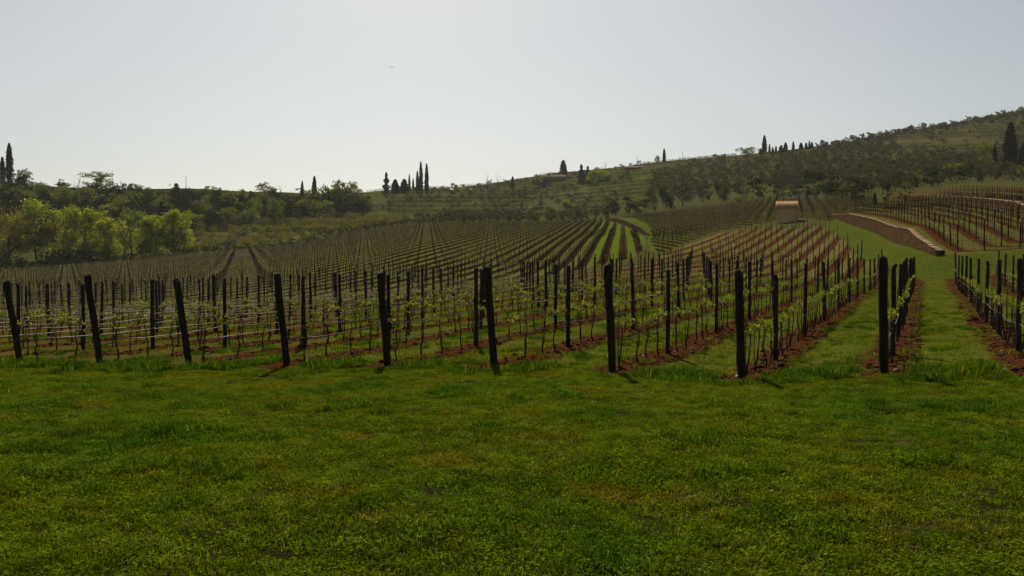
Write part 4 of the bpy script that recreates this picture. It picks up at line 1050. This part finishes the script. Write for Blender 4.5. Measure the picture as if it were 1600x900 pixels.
# ------------------------------------------------------------------ grass, weeds and clods (counted by nobody)
def grass_mat():
    k = NT('grass_blades'); geo = k.n('ShaderNodeNewGeometry'); pos = geo.outputs['Position']
    c = k.attr('bc').outputs['Color']
    n1 = k.noise(.9, 4, .6, pos); n0 = k.noise(.28, 3, .6, pos); n2 = k.noise(4.5, 3, .6, pos)
    c = k.mix(k.math('MULTIPLY', k.ramp(n1, .50, .70), .85), c, k.mix(1, c, (1.45, .88, .9), 'MULTIPLY'))     # mossy, dry patches
    c = k.mix(k.math('MULTIPLY', k.ramp(n0, .46, .66), .8), c, k.mix(1, c, (.50, .80, .9), 'MULTIPLY'))      # lusher, darker patches
    c = k.mix(k.ramp(n2, .3, .7), k.mix(1, c, (.62, .62, .62), 'MULTIPLY'), k.mix(1, c, (1.35, 1.35, 1.2), 'MULTIPLY'))
    b = k.n('ShaderNodeBsdfDiffuse'); k.l(c, b.inputs['Color'])
    t = k.n('ShaderNodeBsdfTranslucent'); k.l(k.mix(1, c, (1.1, 1.1, .5), 'MULTIPLY'), t.inputs[0])
    x = k.n('ShaderNodeMixShader'); x.inputs[0].default_value = .38; k.l(b.outputs[0], x.inputs[1]); k.l(t.outputs[0], x.inputs[2])
    k.l(x.outputs[0], k.o.inputs[0]); return k.m
L_grass = grass_mat()
def blades(seed, n_, rad_, h0, h1, w0, cols, wts, lay=.6, clover=0):
    g = np.random.default_rng(seed)
    a = g.uniform(0, 6.28, n_); r = rad_ * np.sqrt(g.random(n_)); c = np.column_stack([r * np.cos(a), r * np.sin(a), np.full(n_, -.012)])
    h = g.uniform(h0, h1, n_) * (1 - .35 * (r / rad_) ** 2); w_ = w0 * g.uniform(.6, 1.3, n_)
    b = g.uniform(0, 6.28, n_); dirn = np.column_stack([np.cos(b), np.sin(b), 0 * b]); sd = np.column_stack([-np.sin(b), np.cos(b), 0 * b])
    l1 = (g.uniform(.05, .35, n_) * lay)[:, None]; l2 = (g.uniform(.3, 1.1, n_) * lay)[:, None]
    H = h[:, None]; ww = w_[:, None]; up = np.array([[0, 0, 1.]])
    mid = c + dirn * H * l1 + up * H * .6; tip = c + dirn * H * l2 + up * H * np.sqrt(np.maximum(.15, 1 - l2 ** 2 * .6))
    v = np.stack([c - sd * ww * .5, c + sd * ww * .5, mid + sd * ww * .42, mid - sd * ww * .42, tip], 1)
    o = np.arange(n_) * 5
    q = np.stack([o, o + 1, o + 2, o + 3], -1); t = np.stack([o + 3, o + 2, o + 4], -1)
    cols = np.array(cols); ci = g.choice(len(cols), n_, p=wts); bc = cols[ci] * g.uniform(.45, 1.5, n_)[:, None]
    v = v.reshape(-1, 3); fq, ft, cq, ct = [q], [t], [bc], [bc]
    if clover:
        a = g.uniform(0, 6.28, clover); r = rad_ * np.sqrt(g.random(clover)); cc = np.column_stack([r * np.cos(a), r * np.sin(a), g.uniform(.02, h0 + .015, clover)])
        s_ = g.uniform(.006, .012, clover)[:, None]; tilt = g.normal(0, .3, (clover, 2)); b2 = g.uniform(0, 6.28, clover)
        e1 = np.column_stack([np.cos(b2), np.sin(b2), tilt[:, 0]]) * s_; e2 = np.column_stack([-np.sin(b2), np.cos(b2), tilt[:, 1]]) * s_
        v2 = np.stack([cc - e1, cc + e2, cc + e1, cc - e2], 1).reshape(-1, 3); o2 = np.arange(clover) * 4 + len(v)
        fq.append(np.stack([o2, o2 + 1, o2 + 2, o2 + 3], -1)); cq.append(np.array([[.098, .142, .008]]) * g.uniform(.7, 1.3, clover)[:, None]); v = np.concatenate([v, v2])
    m = mesh_np('grass_patch', v, [np.concatenate(fq), np.concatenate(ft)], [L_grass], None, {'bc': ('FACE', 'FLOAT_COLOR', np.concatenate(cq + ct))})
    return m
GREEN = [(.110, .158, .007), (.066, .128, .006), (.155, .168, .009), (.30, .24, .08)]
LUSH = [(.052, .112, .009), (.075, .130, .009), (.040, .085, .008), (.26, .21, .08)]
col_g = bpy.data.collections.new('grass_patches')
L_daisy = simple_mat('daisy_petals', (.42, .40, .30), (.34, .32, .24), 3, .8)
kinds = []
for i in range(5): kinds.append(blades(300 + i, 300, .17, .022, .060, .0045, GREEN, [.42, .28, .25, .05], .8, 26))       # 0-4 mown lawn
for i in range(3): kinds.append(blades(310 + i, 220, .15, .05, .12, .0055, LUSH, [.4, .38, .19, .03], .7, 30))            # 5-7 lush tufts
for i in range(3): kinds.append(blades(320 + i, 150, .30, .035, .10, .008, GREEN, [.40, .22, .30, .08], .9, 0))           # 8-10 alley grass
for i in range(2): kinds.append(blades(330 + i, 60, .16, .10, .24, .011, LUSH, [.45, .35, .17, .03], .75, 0))             # 11-12 tall weeds
for i in range(2): kinds.append(blades(340 + i, 26, .12, .03, .12, .0035, [(.34, .29, .16), (.22, .17, .08)], [.5, .5], 1.5, 0))  # 13-14 straw
for i in range(2):                                                                                                     # 15-16 tiny pale flowers
    g = np.random.default_rng(350 + i); fm = MB()
    for q in range(2):
        c = np.array([*g.normal(0, .16, 2), g.uniform(.03, .055)]); t = np.arange(6) / 6 * 6.283; tl = g.normal(0, .3, 2)
        ring = c + .0045 * np.column_stack([np.cos(t), np.sin(t), np.cos(t) * tl[0] + np.sin(t) * tl[1]])
        fm.add(np.concatenate([ring, [c + [0, 0, .003]]]), [(k, (k + 1) % 6, 6) for k in range(6)])
    kinds.append(fm.mesh('flower_patch', [L_daisy]))
for i, m in enumerate(kinds):
    o = bpy.data.objects.new(f'grass_patch_{i:02d}', m); col_g.objects.link(o)
GG = np.random.default_rng(55)
def spots(y0, y1, dens, wide=.68):
    half = wide * y1 + 5; n_ = int(dens * 2 * half * (y1 - y0)); y = GG.uniform(y0, y1, n_); x = GG.uniform(-half, half, n_)
    k_ = np.abs(x) < wide * y + 5                           # a margin on both sides, for a step to the side
    return x[k_], y[k_]
def rowd(x, y): return pp((x * NA[0] + y * NA[1] - U9) / SP) * SP
pts_, idx_, sc_ = [], [], []
def put(x, y, kind, scale):
    pts_.append(np.column_stack([x, y])); idx_.append(kind); sc_.append(scale)
# the lawn
x, y = spots(1.2, 24, 52); front = 17.0 - .31 * x
k_ = (y < front + .4) & ~(inside(x, y, A_POLY) & (rowd(x, y) + .25 * (vnoise(x, y, 2.2, 9) - .5) < .50)); k_ &= GG.random(len(x)) < np.where(y > 11, .75, 1); x, y, front = x[k_], y[k_], front[k_]
tn = vnoise(x, y, 1.1, 1) * .6 + vnoise(x, y, 3.1, 2) * .4
gap = GG.random(len(x)) < sm(.22, .45, tn) * .42 + .58
lush = (GG.random(len(x)) < .30 * sm(.60, .8, tn))
put(x[gap], y[gap], np.where(lush, GG.integers(5, 8, len(x)), GG.integers(0, 5, len(x)))[gap], (.70 + .75 * tn * (1 + .3 * GG.normal(size=len(x))))[gap])
q = GG.random(len(x)) < .035; put(x[q], y[q], GG.integers(13, 15, q.sum()), GG.uniform(.6, 1.1, q.sum()))
q = GG.random(len(x)) < .010; put(x[q], y[q], GG.integers(15, 17, q.sum()), GG.uniform(.8, 1.3, q.sum()))
q = (GG.random(len(x)) < .012) ; put(x[q], y[q], GG.integers(5, 8, q.sum()), GG.uniform(.7, 1.1, q.sum()))
# lush weedy fringe where the lawn meets the end posts
x = GG.uniform(-20, 17, 6400); off = GG.normal(-.35, .55, 6400); y = 17.15 - .31 * x + off
d = rowd(x, y); k_ = ((d > .58) | (off < -1.15)) & (vnoise(x, y, .8, 3) + .25 * vnoise(x, y, 3, 4) > .50); x, y = x[k_], y[k_]
kk = np.where(GG.random(len(x)) < .20, GG.integers(11, 13, len(x)), GG.integers(5, 8, len(x))); put(x, y, kk, GG.uniform(.7, 1.5, len(x)))
# between the vine rows
x, y = spots(12, 68, 5.2, .70); k_ = inside(x, y, A_POLY) & (y > 17.3 - .31 * x); x, y = x[k_], y[k_]
d = rowd(x, y); k_ = (d > .50 + .28 * (vnoise(x, y, 1.5, 5) - .5)) | (GG.random(len(x)) < .16); k_ &= (x > -.16 * y - 1.5) | (GG.random(len(x)) < .5); x, y = x[k_], y[k_]
put(x, y, GG.integers(8, 11, len(x)), GG.uniform(.6, 1.25, len(x)))
x, y = spots(12, 34, 3.0, .70); k_ = inside(x, y, A_POLY); x, y = x[k_], y[k_]; d = rowd(x, y); k_ = (d > .5) & (vnoise(x, y, .9, 6) > .52); x, y = x[k_], y[k_]
put(x, y, GG.integers(5, 8, len(x)), GG.uniform(.8, 1.5, len(x)))
# headland bank and right corner
x, y = spots(55, 78, 1.6, .70); k_ = inside(x, y, headland_pg); put(x[k_], y[k_], GG.integers(8, 11, k_.sum()), GG.uniform(.9, 1.5, k_.sum()))
XY = np.concatenate(pts_); IDX = np.concatenate(idx_); SCL = np.concatenate(sc_)
ZZ = gz(XY[:, 0], XY[:, 1])
def scatter_object(name, XY, ZZ, IDX, SCL, coll, kindlab):
    n_ = len(XY); m = bpy.data.meshes.new(name); m.vertices.add(n_); m.vertices.foreach_set('co', np.column_stack([XY, ZZ]).astype(np.float32).ravel())
    a = m.attributes.new('idx', 'INT', 'POINT'); a.data.foreach_set('value', IDX.astype(np.int32))
    a = m.attributes.new('scl', 'FLOAT', 'POINT'); a.data.foreach_set('value', SCL.astype(np.float32))
    rot = np.column_stack([GG.normal(0, .05, n_), GG.normal(0, .05, n_), GG.uniform(0, 6.28, n_)]).astype(np.float32)
    a = m.attributes.new('rot', 'FLOAT_VECTOR', 'POINT'); a.data.foreach_set('vector', rot.ravel())
    o = link(bpy.data.objects.new(name, m)); o['kind'] = 'stuff'; o['label'] = kindlab[0]; o['category'] = kindlab[1]
    ng = bpy.data.node_groups.new(name, 'GeometryNodeTree')
    ng.interface.new_socket('Geometry', in_out='INPUT', socket_type='NodeSocketGeometry'); ng.interface.new_socket('Geometry', in_out='OUTPUT', socket_type='NodeSocketGeometry')
    N = ng.nodes; gi = N.new('NodeGroupInput'); go = N.new('NodeGroupOutput'); mp = N.new('GeometryNodeMeshToPoints'); ip = N.new('GeometryNodeInstanceOnPoints'); ci = N.new('GeometryNodeCollectionInfo')
    ci.inputs['Collection'].default_value = coll; ci.inputs['Separate Children'].default_value = True; ci.inputs['Reset Children'].default_value = True
    def na_(nm, typ): z = N.new('GeometryNodeInputNamedAttribute'); z.data_type = typ; z.inputs[0].default_value = nm; return z.outputs[0]
    ip.inputs['Pick Instance'].default_value = True; L = ng.links.new
    L(gi.outputs[0], mp.inputs[0]); L(mp.outputs[0], ip.inputs['Points']); L(ci.outputs[0], ip.inputs['Instance']); L(na_('idx', 'INT'), ip.inputs['Instance Index'])
    e2r = N.new('FunctionNodeEulerToRotation'); L(na_('rot', 'FLOAT_VECTOR'), e2r.inputs[0]); L(e2r.outputs[0], ip.inputs['Rotation']); L(na_('scl', 'FLOAT'), ip.inputs['Scale']); L(ip.outputs[0], go.inputs[0])
    md = o.modifiers.new(name, 'NODES'); md.node_group = ng
    return o
scatter_object('grass', XY, ZZ, IDX, SCL, col_g, ('short mown lawn grass and tufts between the vine rows', 'grass'))

# crumbly red clods and a few pale stones along the bare strips
M_clod = simple_mat('red_clod', (.074, .031, .014), (.034, .014, .007), 9, 1, .6, 30, 0)
M_pale = simple_mat('pale_stone', (.40, .34, .27), (.28, .22, .17), 8, .9)
col_c = bpy.data.collections.new('clods')
for i in range(7):
    g = np.random.default_rng(400 + i); t = (1 + 5 ** .5) / 2
    v = np.array([(-1, t, 0), (1, t, 0), (-1, -t, 0), (1, -t, 0), (0, -1, t), (0, 1, t), (0, -1, -t), (0, 1, -t), (t, 0, -1), (t, 0, 1), (-t, 0, -1), (-t, 0, 1)]) / 1.9
    f = [(0, 11, 5), (0, 5, 1), (0, 1, 7), (0, 7, 10), (0, 10, 11), (1, 5, 9), (5, 11, 4), (11, 10, 2), (10, 7, 6), (7, 1, 8), (3, 9, 4), (3, 4, 2), (3, 2, 6), (3, 6, 8), (3, 8, 9), (4, 9, 5), (2, 4, 11), (6, 2, 10), (8, 6, 7), (9, 8, 1)]
    v = v * g.uniform(.6, 1.25, (12, 1)) * np.array([1, 1, .65])
    o = bpy.data.objects.new(f'clod_{i:02d}', mesh_np('clod', v, [f], [M_clod if i < 6 else M_pale])); col_c.objects.link(o)
x, y = spots(11, 60, 44, .70); k_ = inside(x, y, A_POLY) & (GG.random(len(x)) < np.where(y > 30, .35, 1)); x, y = x[k_], y[k_]; d = rowd(x, y) + .3 * (vnoise(x, y, 1.6, 8) - .5)
k_ = d < .52; x, y = x[k_], y[k_]
idx = np.where(GG.random(len(x)) < .03, 6, GG.integers(0, 6, len(x))); scl = np.exp(GG.normal(-3.9, .55, len(x))); scl[idx == 6] *= .8
scatter_object('soil_clods', np.column_stack([x, y]), gz(x, y) + scl * .2, idx, scl, col_c, ('crumbly red brown clods and small stones under the vines', 'soil'))

# ------------------------------------------------------------------ the air
k = NT('haze_air'); pv = k.n('ShaderNodeVolumePrincipled'); pv.inputs['Density'].default_value = .00005; pv.inputs['Color'].default_value = (.86, .90, .97, 1); pv.inputs['Anisotropy'].default_value = .3
k.l(pv.outputs[0], k.o.inputs['Volume'])
m = MB(); m.box(-1560, 1560, -1560, 1560, -60, 150); hz_o = link(bpy.data.objects.new('haze', m.mesh('haze', [k.m]))); hz_o['kind'] = 'stuff'; hz_o['label'] = 'thin pale summer haze lying over the far hills'; hz_o['category'] = 'haze'
